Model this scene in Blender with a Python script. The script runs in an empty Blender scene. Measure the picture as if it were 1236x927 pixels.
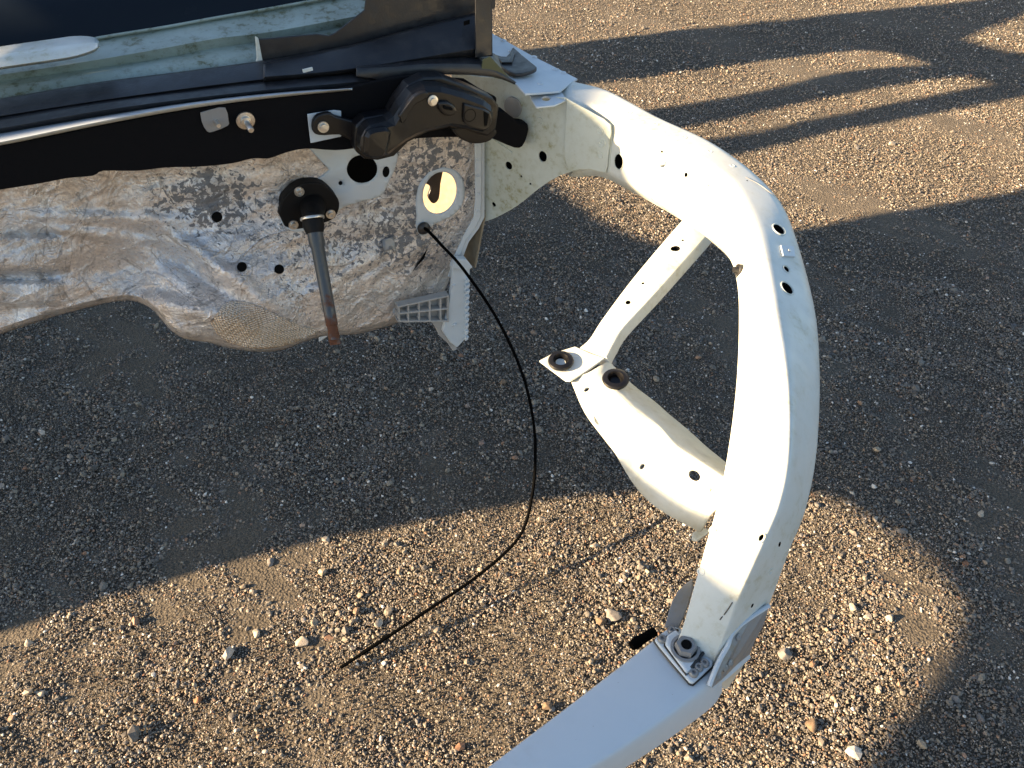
import bpy, bmesh, math, random
import numpy as np
from mathutils import Vector, Matrix
from mathutils.bvhtree import BVHTree
from mathutils.geometry import tessellate_polygon
rnd = random.Random(7)
S = bpy.context.scene
COL = S.collection

# ------------------------------------------------------------------ camera
H = 1.55
PITCH = math.radians(42)
F = 906.0
CP, SP = math.cos(PITCH), math.sin(PITCH)
cd = bpy.data.cameras.new('camera')
cd.sensor_width = 36.0
cd.lens = 36.0 * F / 1236.0
cd.clip_start = 0.02
cd.clip_end = 600
cam = bpy.data.objects.new('camera', cd)
COL.objects.link(cam)
cam.location = (0, 0, H)
cam.rotation_euler = (math.pi / 2 - PITCH, 0, 0)
S.camera = cam

# ------------------------------------------------------------------ light
SUN_EL = math.radians(20)
SAZ = math.radians(11.5)
TO_SUN = Vector((-math.cos(SAZ), -math.sin(SAZ), math.tan(SUN_EL)))     # horizontal length 1
world = bpy.data.worlds.new('World')
S.world = world
world.use_nodes = True
wn = world.node_tree
sky = wn.nodes.new('ShaderNodeTexSky')
sky.sky_type = 'NISHITA'
sky.sun_disc = False
sky.sun_elevation = SUN_EL
sky.sun_rotation = math.atan2(TO_SUN.x, TO_SUN.y)
sky.altitude = 100
sky.dust_density = 1.0
bg = wn.nodes['Background']
wn.links.new(sky.outputs[0], bg.inputs[0])
bg.inputs[1].default_value = 0.047
sd = bpy.data.lights.new('sun', 'SUN')
sd.energy = 4.3
sd.angle = math.radians(0.5)
sd.color = (1.0, 0.73, 0.44)
sun = bpy.data.objects.new('sun', sd)
COL.objects.link(sun)
sun.rotation_euler = TO_SUN.to_track_quat('Z', 'Y').to_euler()
S.view_settings.view_transform = 'Standard'
S.view_settings.look = 'None'
S.view_settings.gamma = 1
S.view_settings.exposure = 2.5

# ------------------------------------------------------------------ mapping from the picture to places in the world
C0 = Vector((0, 0, H))
def ray(px, py):
    dx, dy = (px - 618) / F, (463.5 - py) / F
    return Vector((dx, CP + dy * SP, -SP + dy * CP))
def atz(px, py, z):
    r = ray(px, py)
    return C0 + r * ((z - H) / r.z)
FN = Vector((math.sin(math.radians(25)), -math.cos(math.radians(25)), 0))     # the way the car faces
FL = Vector((math.cos(math.radians(25)), math.sin(math.radians(25)), 0))      # across the car, to its right end
FP = Vector((0, 1.68, 0))
def atp(px, py, off=0.0, P=FP, n=FN):
    r = ray(px, py)
    return C0 + r * ((n.dot(P - C0) + off) / n.dot(r))
UP = Vector((0, 0, 1))

# ------------------------------------------------------------------ materials
def mat(name, col, rough=0.5, metal=0.0, build=None, coat=0.0, spec=0.5):
    m = bpy.data.materials.new(name)
    m.use_nodes = True
    b = m.node_tree.nodes['Principled BSDF']
    b.inputs['Base Color'].default_value = (*col, 1)
    b.inputs['Roughness'].default_value = rough
    b.inputs['Metallic'].default_value = metal
    b.inputs['Coat Weight'].default_value = coat
    b.inputs['Specular IOR Level'].default_value = spec
    if build:
        build(N(m), b)
    return m
class N:
    def __init__(s, m):
        s.t = m.node_tree
        s.co = s.t.nodes.new('ShaderNodeNewGeometry').outputs['Position']
        s.obj = s.t.nodes.new('ShaderNodeTexCoord').outputs['Object']
    def lk(s, a, b): s.t.links.new(a, b)
    def noise(s, scale, det=4, rough=0.55, co=None, dist=0):
        n = s.t.nodes.new('ShaderNodeTexNoise'); n.inputs['Scale'].default_value = scale
        n.inputs['Detail'].default_value = det; n.inputs['Roughness'].default_value = rough
        n.inputs['Distortion'].default_value = dist
        s.lk(co or s.co, n.inputs['Vector']); return n.outputs['Fac']
    def vor(s, scale, feat='F1', out='Distance', rand=1, co=None):
        n = s.t.nodes.new('ShaderNodeTexVoronoi'); n.feature = feat; n.inputs['Scale'].default_value = scale
        n.inputs['Randomness'].default_value = rand
        s.lk(co or s.co, n.inputs['Vector']); return n.outputs[out]
    def ramp(s, x, stops, interp='LINEAR'):
        n = s.t.nodes.new('ShaderNodeValToRGB'); e = n.color_ramp.elements; n.color_ramp.interpolation = interp
        while len(e) < len(stops): e.new(0.5)
        for k, (p, c) in enumerate(stops):
            e[k].position = p
            e[k].color = (*c, 1) if not isinstance(c, (int, float)) else (c, c, c, 1)
        s.lk(x, n.inputs[0]); return n.outputs[0]
    def mix(s, f, a, b, mode='MIX'):
        n = s.t.nodes.new('ShaderNodeMix'); n.data_type = 'RGBA'; n.blend_type = mode
        for i, v in ((0, f), (6, a), (7, b)):
            if isinstance(v, (int, float)): n.inputs[i].default_value = v if i == 0 else (v, v, v, 1)
            elif isinstance(v, tuple): n.inputs[i].default_value = (*v, 1)
            else: s.lk(v, n.inputs[i])
        return n.outputs[2]
    def math(s, op, a, b=0.0, c=None):
        n = s.t.nodes.new('ShaderNodeMath'); n.operation = op
        for i, v in enumerate((a, b, c)):
            if v is None: continue
            if isinstance(v, (int, float)): n.inputs[i].default_value = v
            else: s.lk(v, n.inputs[i])
        return n.outputs[0]
    def attr(s, name):
        n = s.t.nodes.new('ShaderNodeAttribute'); n.attribute_name = name; return n.outputs['Fac']
    def bump(s, b, hgt, dist=0.002, strength=1.0, prev=None):
        n = s.t.nodes.new('ShaderNodeBump'); n.inputs['Distance'].default_value = dist
        n.inputs['Strength'].default_value = strength
        s.lk(hgt, n.inputs['Height'])
        if prev: s.lk(prev, n.inputs['Normal'])
        s.lk(n.outputs[0], b.inputs['Normal']); return n.outputs[0]

def b_paint(dirt, amount):
    def f(n, b):
        base = b.inputs['Base Color'].default_value[:3]
        a = n.ramp(n.noise(9, 6, 0.65), [(0.42, 0.0), (0.75, 1.0)])
        st = n.ramp(n.noise(70, 5, 0.7), [(0.5, 0.0), (0.72, 1.0)])
        fac = n.math('MULTIPLY', n.math('MULTIPLY', n.math('ADD', a, 0.12), n.math('ADD', st, 0.35)), amount)
        c = n.mix(fac, base, dirt)
        sp = n.ramp(n.vor(120), [(0.03, 1.0), (0.07, 0.0)])
        spm = n.math('MULTIPLY', sp, n.ramp(n.noise(25, 2), [(0.56, 0.0), (0.62, 0.7)]))
        c = n.mix(spm, c, (0.10, 0.08, 0.055))
        n.lk(c, b.inputs['Base Color'])
        n.lk(n.ramp(n.noise(40, 4), [(0.3, 0.28), (0.7, 0.5)]), b.inputs['Roughness'])
        n.bump(b, n.noise(14, 3), 0.003, 0.25)
    return f
M = {}
M['paint'] = mat('white_paint', (0.60, 0.63, 0.60), 0.35, 0, b_paint((0.33, 0.30, 0.15), 0.75))
M['paint_old'] = mat('stained_pale_green_paint', (0.53, 0.58, 0.54), 0.4, 0, b_paint((0.25, 0.24, 0.11), 1.1))
M['paint_sky_tint'] = mat('white_paint_sky_tint', (0.52, 0.58, 0.62), 0.4, 0, b_paint((0.40, 0.40, 0.36), 0.25))  # the same white paint, with bluish sky shade put into its colour
M['trough'] = mat('grimy_pale_green_paint', (0.30, 0.37, 0.35), 0.45, 0, b_paint((0.10, 0.11, 0.06), 1.5))
M['greysteel'] = mat('grey_coated_steel', (0.24, 0.25, 0.26), 0.45, 0.2, b_paint((0.22, 0.19, 0.14), 1.0))
def b_black(n, b):
    d = n.ramp(n.noise(30, 6, 0.7), [(0.45, 0.0), (0.8, 1.0)])
    n.lk(n.mix(d, b.inputs['Base Color'].default_value[:3], (0.034, 0.034, 0.035)), b.inputs['Base Color'])
    n.lk(n.ramp(n.noise(60, 4), [(0.3, 0.3), (0.75, 0.55)]), b.inputs['Roughness'])
    n.bump(b, n.noise(260, 2), 0.0006, 0.4)
M['plastic'] = mat('black_plastic', (0.013, 0.014, 0.017), 0.4, 0, b_black)
def b_gloss(n, b):
    d = n.ramp(n.noise(24, 6, 0.7), [(0.5, 0.0), (0.85, 1.0)])
    n.lk(n.mix(d, (0.004, 0.004, 0.005), (0.012, 0.012, 0.013)), b.inputs['Base Color'])
    n.lk(n.ramp(n.noise(40, 4), [(0.35, 0.3), (0.7, 0.5)]), b.inputs['Roughness'])
M['shinyblack'] = mat('glossy_black_plastic', (0.01, 0.01, 0.011), 0.2, 0, b_gloss, spec=0.35)
M['boot'] = mat('dull_black_boot_rubber', (0.005, 0.005, 0.0055), 0.6, spec=0.2)
M['shinyblack'].node_tree.nodes['Principled BSDF'].inputs['Coat Weight'].default_value = 0.12
M['cable'] = mat('black_cable_sheath', (0.002, 0.002, 0.002), 0.7, spec=0.02)
M['felt'] = mat('black_sound_felt', (0.006, 0.006, 0.007), 0.95, 0, lambda n, b: n.bump(b, n.noise(300, 3), 0.001, 0.6), spec=0.1)
M['rubber'] = mat('black_rubber', (0.013, 0.013, 0.014), 0.55, 0, b_black)
M['dark'] = mat('dark_cavity', (0.004, 0.004, 0.004), 0.9, spec=0.1)  # near-black standing in for the shade inside holes and slots
M['glass'] = mat('dark_tinted_glass', (0.008, 0.012, 0.018), 0.12, 0, lambda n, b: n.lk(n.ramp(n.noise(12, 6, 0.7), [(0.4, 0.1), (0.8, 0.35)]), b.inputs['Roughness']), spec=0.15)
M['steel'] = mat('zinc_steel', (0.62, 0.60, 0.56), 0.3, 0.9, lambda n, b: n.lk(n.ramp(n.noise(90, 4), [(0.3, 0.25), (0.75, 0.5)]), b.inputs['Roughness']))
def b_rust(n, b):
    sep = n.t.nodes.new('ShaderNodeSeparateXYZ'); n.lk(n.co, sep.inputs[0])
    lo = n.math('MULTIPLY', n.math('SUBTRACT', 0.625, sep.outputs[2]), 2.6)
    f = n.ramp(n.math('ADD', n.noise(28, 6, 0.7), lo), [(0.5, 0.0), (0.62, 1.0)])
    n.lk(n.mix(f, (0.055, 0.066, 0.075), (0.11, 0.045, 0.024)), b.inputs['Base Color'])
    n.lk(n.ramp(f, [(0, 0.4), (1, 0.9)]), b.inputs['Roughness'])
    n.bump(b, n.noise(200, 4), 0.001, 0.6)
M['rust'] = mat('rusty_grey_steel', (0.14, 0.15, 0.16), 0.5, 0.15, b_rust)
def b_foil(n, b):
    den = n.attr('spots')
    # flaked grey spots with ragged outlines
    ragged = n.noise(75, 5, 0.62, dist=0.6)
    th = n.math('ADD', ragged, n.math('MULTIPLY', den, 0.22))
    spot = n.ramp(th, [(0.685, 0.0), (0.705, 1.0)])
    big = n.noise(5.5, 5, 0.6)
    tan = n.ramp(big, [(0.3, (0.70, 0.62, 0.55)), (0.5, (0.78, 0.71, 0.65)), (0.60, (0.60, 0.59, 0.58)), (0.66, (0.80, 0.79, 0.78)), (0.78, (0.74, 0.68, 0.62))])
    fine = n.ramp(n.noise(160, 5, 0.75), [(0.35, 0.72), (0.65, 1.12)])
    tan = n.mix(1.0, tan, fine, 'MULTIPLY')
    wash = n.math('MULTIPLY', n.attr('wash'), n.ramp(n.noise(110, 5, 0.8), [(0.4, 0.0), (0.56, 1.0)]))
    tan = n.mix(wash, tan, (0.66, 0.72, 0.80))
    gl = n.ramp(n.noise(8, 4, 0.6, dist=1.2), [(0.475, 0.0), (0.5, 1.0), (0.525, 0.0)])  # glints put into the colour as silver along thin worn ridge lines
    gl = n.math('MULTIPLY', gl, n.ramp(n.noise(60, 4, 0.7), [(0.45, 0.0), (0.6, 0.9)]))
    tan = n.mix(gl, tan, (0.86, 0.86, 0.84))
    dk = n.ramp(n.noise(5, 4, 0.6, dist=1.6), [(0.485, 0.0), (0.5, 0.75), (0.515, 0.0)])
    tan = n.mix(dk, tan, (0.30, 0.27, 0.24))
    n.lk(n.mix(spot, tan, (0.17, 0.175, 0.185)), b.inputs['Base Color'])
    n.lk(n.ramp(spot, [(0, 0.55), (1, 0.15)]), b.inputs['Metallic'])
    n.lk(n.ramp(n.noise(50, 5, 0.7), [(0.3, 0.24), (0.7, 0.42)]), b.inputs['Roughness'])
    # crinkles
    cr = n.vor(16, 'DISTANCE_TO_EDGE', co=n.co)
    k1 = n.ramp(cr, [(0.0, 0.0), (0.06, 1.0)])
    w = n.noise(9, 6, 0.62, dist=2.2)
    nb = n.bump(b, w, 0.016, 0.5)
    nb = n.bump(b, n.vor(13), 0.012, 0.45, nb)
    nb = n.bump(b, n.vor(34), 0.005, 0.45, nb)
    nb = n.bump(b, n.noise(38, 6, 0.7, dist=1.5), 0.006, 0.7, nb)
    r1 = n.ramp(n.noise(6, 3, 0.5, dist=1.0), [(0.47, 0.0), (0.5, 1.0), (0.53, 0.0)])
    nb = n.bump(b, r1, 0.004, 0.5, nb)
    r2 = n.ramp(n.noise(15, 3, 0.6, dist=1.4), [(0.47, 0.0), (0.5, 1.0), (0.53, 0.0)])
    nb = n.bump(b, r2, 0.0025, 0.5, nb)
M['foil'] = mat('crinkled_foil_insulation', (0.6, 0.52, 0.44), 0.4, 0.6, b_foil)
def b_dimple(n, b):
    v = n.vor(190, rand=0.15)
    n.lk(n.ramp(n.noise(10, 4), [(0.35, (0.66, 0.54, 0.41)), (0.65, (0.78, 0.71, 0.63))]), b.inputs['Base Color'])
    n.bump(b, v, 0.008, 1.0)
M['dimple'] = mat('embossed_foil', (0.6, 0.5, 0.4), 0.32, 0.5, b_dimple)
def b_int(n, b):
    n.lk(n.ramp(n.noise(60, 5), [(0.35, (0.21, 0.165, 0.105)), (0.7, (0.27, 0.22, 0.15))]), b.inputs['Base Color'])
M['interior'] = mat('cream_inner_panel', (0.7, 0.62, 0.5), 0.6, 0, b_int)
def b_ground(n, b):
    a = n.noise(330, 5, 0.75)
    c = n.ramp(a, [(0.30, (0.045, 0.041, 0.036)), (0.48, (0.11, 0.095, 0.075)), (0.60, (0.17, 0.142, 0.105)), (0.72, (0.26, 0.22, 0.17))])
    p = n.ramp(n.noise(1.7, 5, 0.6), [(0.35, 0.95), (0.65, 1.35)])
    n.lk(n.mix(1.0, c, p, 'MULTIPLY'), b.inputs['Base Color'])
    v = n.vor(150); v2 = n.noise(45, 6, 0.7)
    nb = n.bump(b, v2, 0.02, 1.0)
    n.bump(b, v, 0.006, 1.0, nb)
M['ground'] = mat('dark_gravelly_dirt', (0.08, 0.07, 0.06), 0.95, 0, b_ground, spec=0.25)
def b_peb(n, b):
    oi = n.t.nodes.new('ShaderNodeObjectInfo').outputs['Random']
    c = n.ramp(oi, [(0.0, (0.05, 0.047, 0.045)), (0.2, (0.105, 0.097, 0.087)), (0.42, (0.165, 0.145, 0.117)),
                    (0.60, (0.22, 0.19, 0.145)), (0.72, (0.10, 0.098, 0.10)), (0.84, (0.27, 0.225, 0.165)), (0.93, (0.20, 0.105, 0.06)), (0.975, (0.42, 0.39, 0.34)), (1.0, (0.6, 0.58, 0.54))])
    v = n.ramp(n.noise(3, 4, 0.7, co=n.obj), [(0.35, 0.7), (0.7, 1.25)])
    c = n.mix(1.0, c, (1.2, 1.19, 1.17), 'MULTIPLY')
    n.lk(n.mix(1.0, c, v, 'MULTIPLY'), b.inputs['Base Color'])
M['pebble'] = mat('mixed_gravel', (0.15, 0.13, 0.11), 0.62, 0, b_peb, spec=0.45)
def stone_mat(name, col):
    def f(n, b):
        n.lk(n.mix(n.ramp(n.noise(120, 5, 0.7), [(0.35, 0.0), (0.7, 1.0)]), tuple(c * 0.6 for c in col), tuple(min(1, c * 1.15) for c in col)), b.inputs['Base Color'])
        n.bump(b, n.noise(180, 4), 0.001, 0.7)
    return mat(name, col, 0.85, 0, f, spec=0.3)
M['st_pale'] = stone_mat('pale_stone', (0.44, 0.38, 0.30))
M['st_grey'] = stone_mat('grey_stone', (0.22, 0.20, 0.18))
M['st_brown'] = stone_mat('brown_stone', (0.20, 0.14, 0.09))
M['st_red'] = stone_mat('reddish_stone', (0.26, 0.13, 0.07))
M['lattice'] = mat('grey_plastic', (0.38, 0.38, 0.37), 0.5, 0, b_paint((0.2, 0.18, 0.14), 0.8))

# ------------------------------------------------------------------ mesh helpers
def link(name, me, m=None, parent=None, bevel=0.0, smooth=True, seg=2):
    o = bpy.data.objects.new(name, me)
    COL.objects.link(o)
    if m: me.materials.append(m)
    if parent:
        o.parent = parent
        if parent.name == 'stripped_car': o.matrix_parent_inverse = Matrix.Translation(-parent.location)
    if smooth:
        for p in me.polygons: p.use_smooth = True
        try: me.set_sharp_from_angle(angle=math.radians(38))
        except Exception: pass
    if bevel:
        bv = o.modifiers.new('bevel', 'BEVEL'); bv.width = bevel; bv.segments = seg; bv.limit_method = 'ANGLE'
        bv.angle_limit = math.radians(35)
        bv.harden_normals = False
    return o
def from_pf(name, verts, faces, m, parent=None, bevel=0.0, smooth=True):
    me = bpy.data.meshes.new(name)
    me.from_pydata([tuple(v) for v in verts], [], faces)
    me.update()
    bm = bmesh.new(); bm.from_mesh(me)
    bmesh.ops.remove_doubles(bm, verts=bm.verts, dist=1e-6)
    bmesh.ops.recalc_face_normals(bm, faces=bm.faces)
    bm.to_mesh(me); bm.free()
    return link(name, me, m, parent, bevel, smooth)
def solid_poly(pts, nrm, th, holes=()):
    """thick plate: front outline pts, thickness th backwards along -nrm; returns verts, faces"""
    loops = [list(pts)] + [list(h) for h in holes]
    flat = [p for l in loops for p in l]
    # flatten to local plane for tessellation
    nrm = Vector(nrm).normalized()
    u = nrm.orthogonal().normalized(); v = nrm.cross(u)
    tess = tessellate_polygon([[Vector((p.dot(u), p.dot(v), 0)) for p in l] for l in loops])
    n = len(flat)
    V = flat + [p - nrm * th for p in flat]
    Fc = [tuple(t) for t in tess] + [tuple(reversed([i + n for i in t])) for t in tess]
    k = 0
    for l in loops:
        m = len(l)
        for i in range(m):
            a, b_ = k + i, k + (i + 1) % m
            Fc.append((a, b_, b_ + n, a + n))
        k += m
    return V, Fc
def plate(name, pts, nrm, th, m, parent, holes=(), bevel=0.0, smooth=False):
    V, Fc = solid_poly(pts, nrm, th, holes)
    me = bpy.data.meshes.new(name)
    me.from_pydata([tuple(v) for v in V], [], Fc); me.update()
    bm = bmesh.new(); bm.from_mesh(me)
    bmesh.ops.remove_doubles(bm, verts=bm.verts, dist=1e-6)
    bmesh.ops.recalc_face_normals(bm, faces=bm.faces)
    bmesh.ops.dissolve_limit(bm, angle_limit=0.01, verts=bm.verts, edges=bm.edges)
    bm.to_mesh(me); bm.free()
    return link(name, me, m, parent, bevel, smooth)
def catmull(P, n):
    out = []
    P = [Vector(p) for p in P]
    Q = [P[0] * 2 - P[1]] + P + [P[-1] * 2 - P[-2]]
    for i in range(1, len(Q) - 2):
        a, b_, c, d = Q[i - 1:i + 3]
        for k in range(n):
            t = k / n
            out.append(0.5 * ((2 * b_) + (c - a) * t + (2 * a - 5 * b_ + 4 * c - d) * t * t + (3 * b_ - a - 3 * c + d) * t ** 3))
    out.append(P[-1])
    return out
def smoothpx(pts, n=4):
    return [(p.x, p.y) for p in catmull([Vector((x, y, 0)) for x, y in pts], n)]
def loft(name, rows, m, parent, closed=True, caps=True, bevel=0.0, solid=0.0):
    """rows: list of lists of Vectors (same length)"""
    n = len(rows[0])
    V = [p for r in rows for p in r]; Fc = []
    for i in range(len(rows) - 1):
        for j in range(n if closed else n - 1):
            a = i * n + j; b_ = i * n + (j + 1) % n
            Fc.append((a, b_, b_ + n, a + n))
    if closed and caps:
        Fc.append(tuple(range(n))); Fc.append(tuple(reversed(range((len(rows) - 1) * n, len(rows) * n))))
    o = from_pf(name, V, Fc, m, parent, bevel)
    if solid:
        sm = o.modifiers.new('solid', 'SOLIDIFY'); sm.thickness = solid; sm.offset = 0
    return o
def round_section(pts, rs, seg=5):
    out = []
    n = len(pts)
    for i in range(n):
        A, P, B = pts[i - 1], pts[i], pts[(i + 1) % n]
        r = rs[i]
        a = P + (A - P) * r[0]; b_ = P + (B - P) * r[1]
        for k in range(seg + 1):
            t = k / seg
            out.append(a * (1 - t) ** 2 + P * 2 * t * (1 - t) + b_ * t * t)
    return out
def tube(name, pts, rad, m, parent, seg=10, radii=None):
    rows = []
    up = Vector((0.13, 0.2, 1))
    for i, p in enumerate(pts):
        t = (pts[min(i + 1, len(pts) - 1)] - pts[max(i - 1, 0)]).normalized()
        u = t.cross(up).normalized(); v = t.cross(u)
        r = radii[i] if radii else rad
        rows.append([p + (u * math.cos(a) + v * math.sin(a)) * r for a in [2 * math.pi * k / seg for k in range(seg)]])
    return loft(name, rows, m, parent)
def frame(nrm):
    nrm = Vector(nrm).normalized()
    u = UP.cross(nrm)
    if u.length < 0.1: u = Vector((1, 0, 0)).cross(nrm)
    u.normalize()
    return u, nrm.cross(u), nrm
def lathe(name, P, nrm, prof, m, parent, seg=24, sx=1.0, rot=0.0, hexa=False):
    """prof: (radius, height) list along nrm from P"""
    u, v, w = frame(nrm)
    if hexa: seg = 6
    rows = []
    for (r, h) in prof:
        rows.append([P + w * h + (u * math.cos(a + rot) * sx + v * math.sin(a + rot)) * r for a in [2 * math.pi * k / seg for k in range(seg)]])
    return loft(name, rows, m, parent, bevel=0.0)
def tree_of(o):
    dg = bpy.context.evaluated_depsgraph_get(); dg.update()
    return BVHTree.FromObject(o, dg)
def hit(t, px, py):
    h, n, i, d = t.ray_cast(C0, ray(px, py).normalized())
    if h is None: return None, None
    if n.dot(ray(px, py)) > 0: n = -n
    return h, n
def cut(o, cutters, mtl=None):
    """cutters: list of (P, nrm, radius, sx, rot, depth)"""
    if mtl: o.data.materials.append(mtl)
    V = []; Fc = []
    for (P, nrm, r, sx, rot, dep) in cutters:
        u, v, w = frame(nrm)
        u2 = u * math.cos(rot) + v * math.sin(rot); v2 = v * math.cos(rot) - u * math.sin(rot)
        k0 = len(V); seg = 20
        for h in (0.02, -dep):
            for k in range(seg):
                a = 2 * math.pi * k / seg
                V.append(P + w * h + u2 * math.cos(a) * r * sx + v2 * math.sin(a) * r)
        for k in range(seg):
            Fc.append((k0 + k, k0 + (k + 1) % seg, k0 + seg + (k + 1) % seg, k0 + seg + k))
        Fc.append(tuple(k0 + k for k in reversed(range(seg)))); Fc.append(tuple(k0 + seg + k for k in range(seg)))
    me = bpy.data.meshes.new('c'); me.from_pydata([tuple(v) for v in V], [], Fc); me.update()
    bm = bmesh.new(); bm.from_mesh(me); bmesh.ops.recalc_face_normals(bm, faces=bm.faces); bm.to_mesh(me); bm.free()
    c = bpy.data.objects.new('c', me); COL.objects.link(c)
    if mtl:
        for mm in o.data.materials: me.materials.append(mm)
        for p in me.polygons: p.material_index = len(o.data.materials) - 1
    md = o.modifiers.new('b', 'BOOLEAN'); md.object = c; md.operation = 'DIFFERENCE'; md.solver = 'EXACT'
    dg = bpy.context.evaluated_depsgraph_get(); dg.update()
    nm = bpy.data.meshes.new_from_object(o.evaluated_get(dg))
    o.modifiers.clear(); old = o.data; o.data = nm; nm.name = old.name
    bpy.data.objects.remove(c); bpy.data.meshes.remove(me)
def tag(o, label=None, cat=None, group=None, kind=None):
    if label: o['label'] = label
    if cat: o['category'] = cat
    if group: o['group'] = group
    if kind: o['kind'] = kind
    return o
def empty(name, loc):
    o = bpy.data.objects.new(name, None); COL.objects.link(o); o.location = loc; o.empty_display_size = 0.1
    return o
def px_circle(cx, cy, rx, ry, rot=0, n=28):
    return [(cx + rx * math.cos(a) * math.cos(rot) - ry * math.sin(a) * math.sin(rot), cy + rx * math.cos(a) * math.sin(rot) + ry * math.sin(a) * math.cos(rot)) for a in [2 * math.pi * k / n for k in range(n)]]

# ------------------------------------------------------------------ ground
def ground():
    xs = np.concatenate([[-250, -60, -15], np.linspace(-6, 8, 180), [18, 60, 250]])
    ys = np.concatenate([[-250, -60, -10], np.linspace(-2, 9, 150), [18, 60, 250]])
    V = []
    for y in ys:
        for x in xs:
            z = 0.0
            if abs(x) < 9 and -3 < y < 9.5:
                z = -0.004 + 0.006 * math.sin(x * 3.1 + 1.2 * math.sin(y * 2.3)) * math.sin(y * 3.7 + 0.7) + 0.003 * math.sin(x * 9 + y * 7)
            V.append((x, y, z))
    nx = len(xs)
    Fc = [(j * nx + i, j * nx + i + 1, (j + 1) * nx + i + 1, (j + 1) * nx + i) for j in range(len(ys) - 1) for i in range(nx - 1)]
    o = from_pf('ground', V, Fc, M['ground'])
    tag(o, kind='structure')
ground()

def rock_mesh(name, seed, sub=2, flat=(1, 0.8, 0.6), cuts=7):
    r = random.Random(seed)
    bm = bmesh.new(); bmesh.ops.create_icosphere(bm, subdivisions=sub, radius=1)
    pl = []
    for k in range(cuts):
        d = Vector((r.gauss(0, 1), r.gauss(0, 1), r.gauss(0, 1))).normalized()
        pl.append((d, r.uniform(0.38, 0.8)))
    for v in bm.verts:
        for d, h in pl:
            t = v.co.dot(d)
            if t > h: v.co -= d * (t - h) * 0.92
        v.co *= 1 + r.uniform(-0.03, 0.03)
        v.co.x *= flat[0]; v.co.y *= flat[1]; v.co.z *= flat[2]
    me = bpy.data.meshes.new(name); bm.to_mesh(me); bm.free()
    return me

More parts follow.
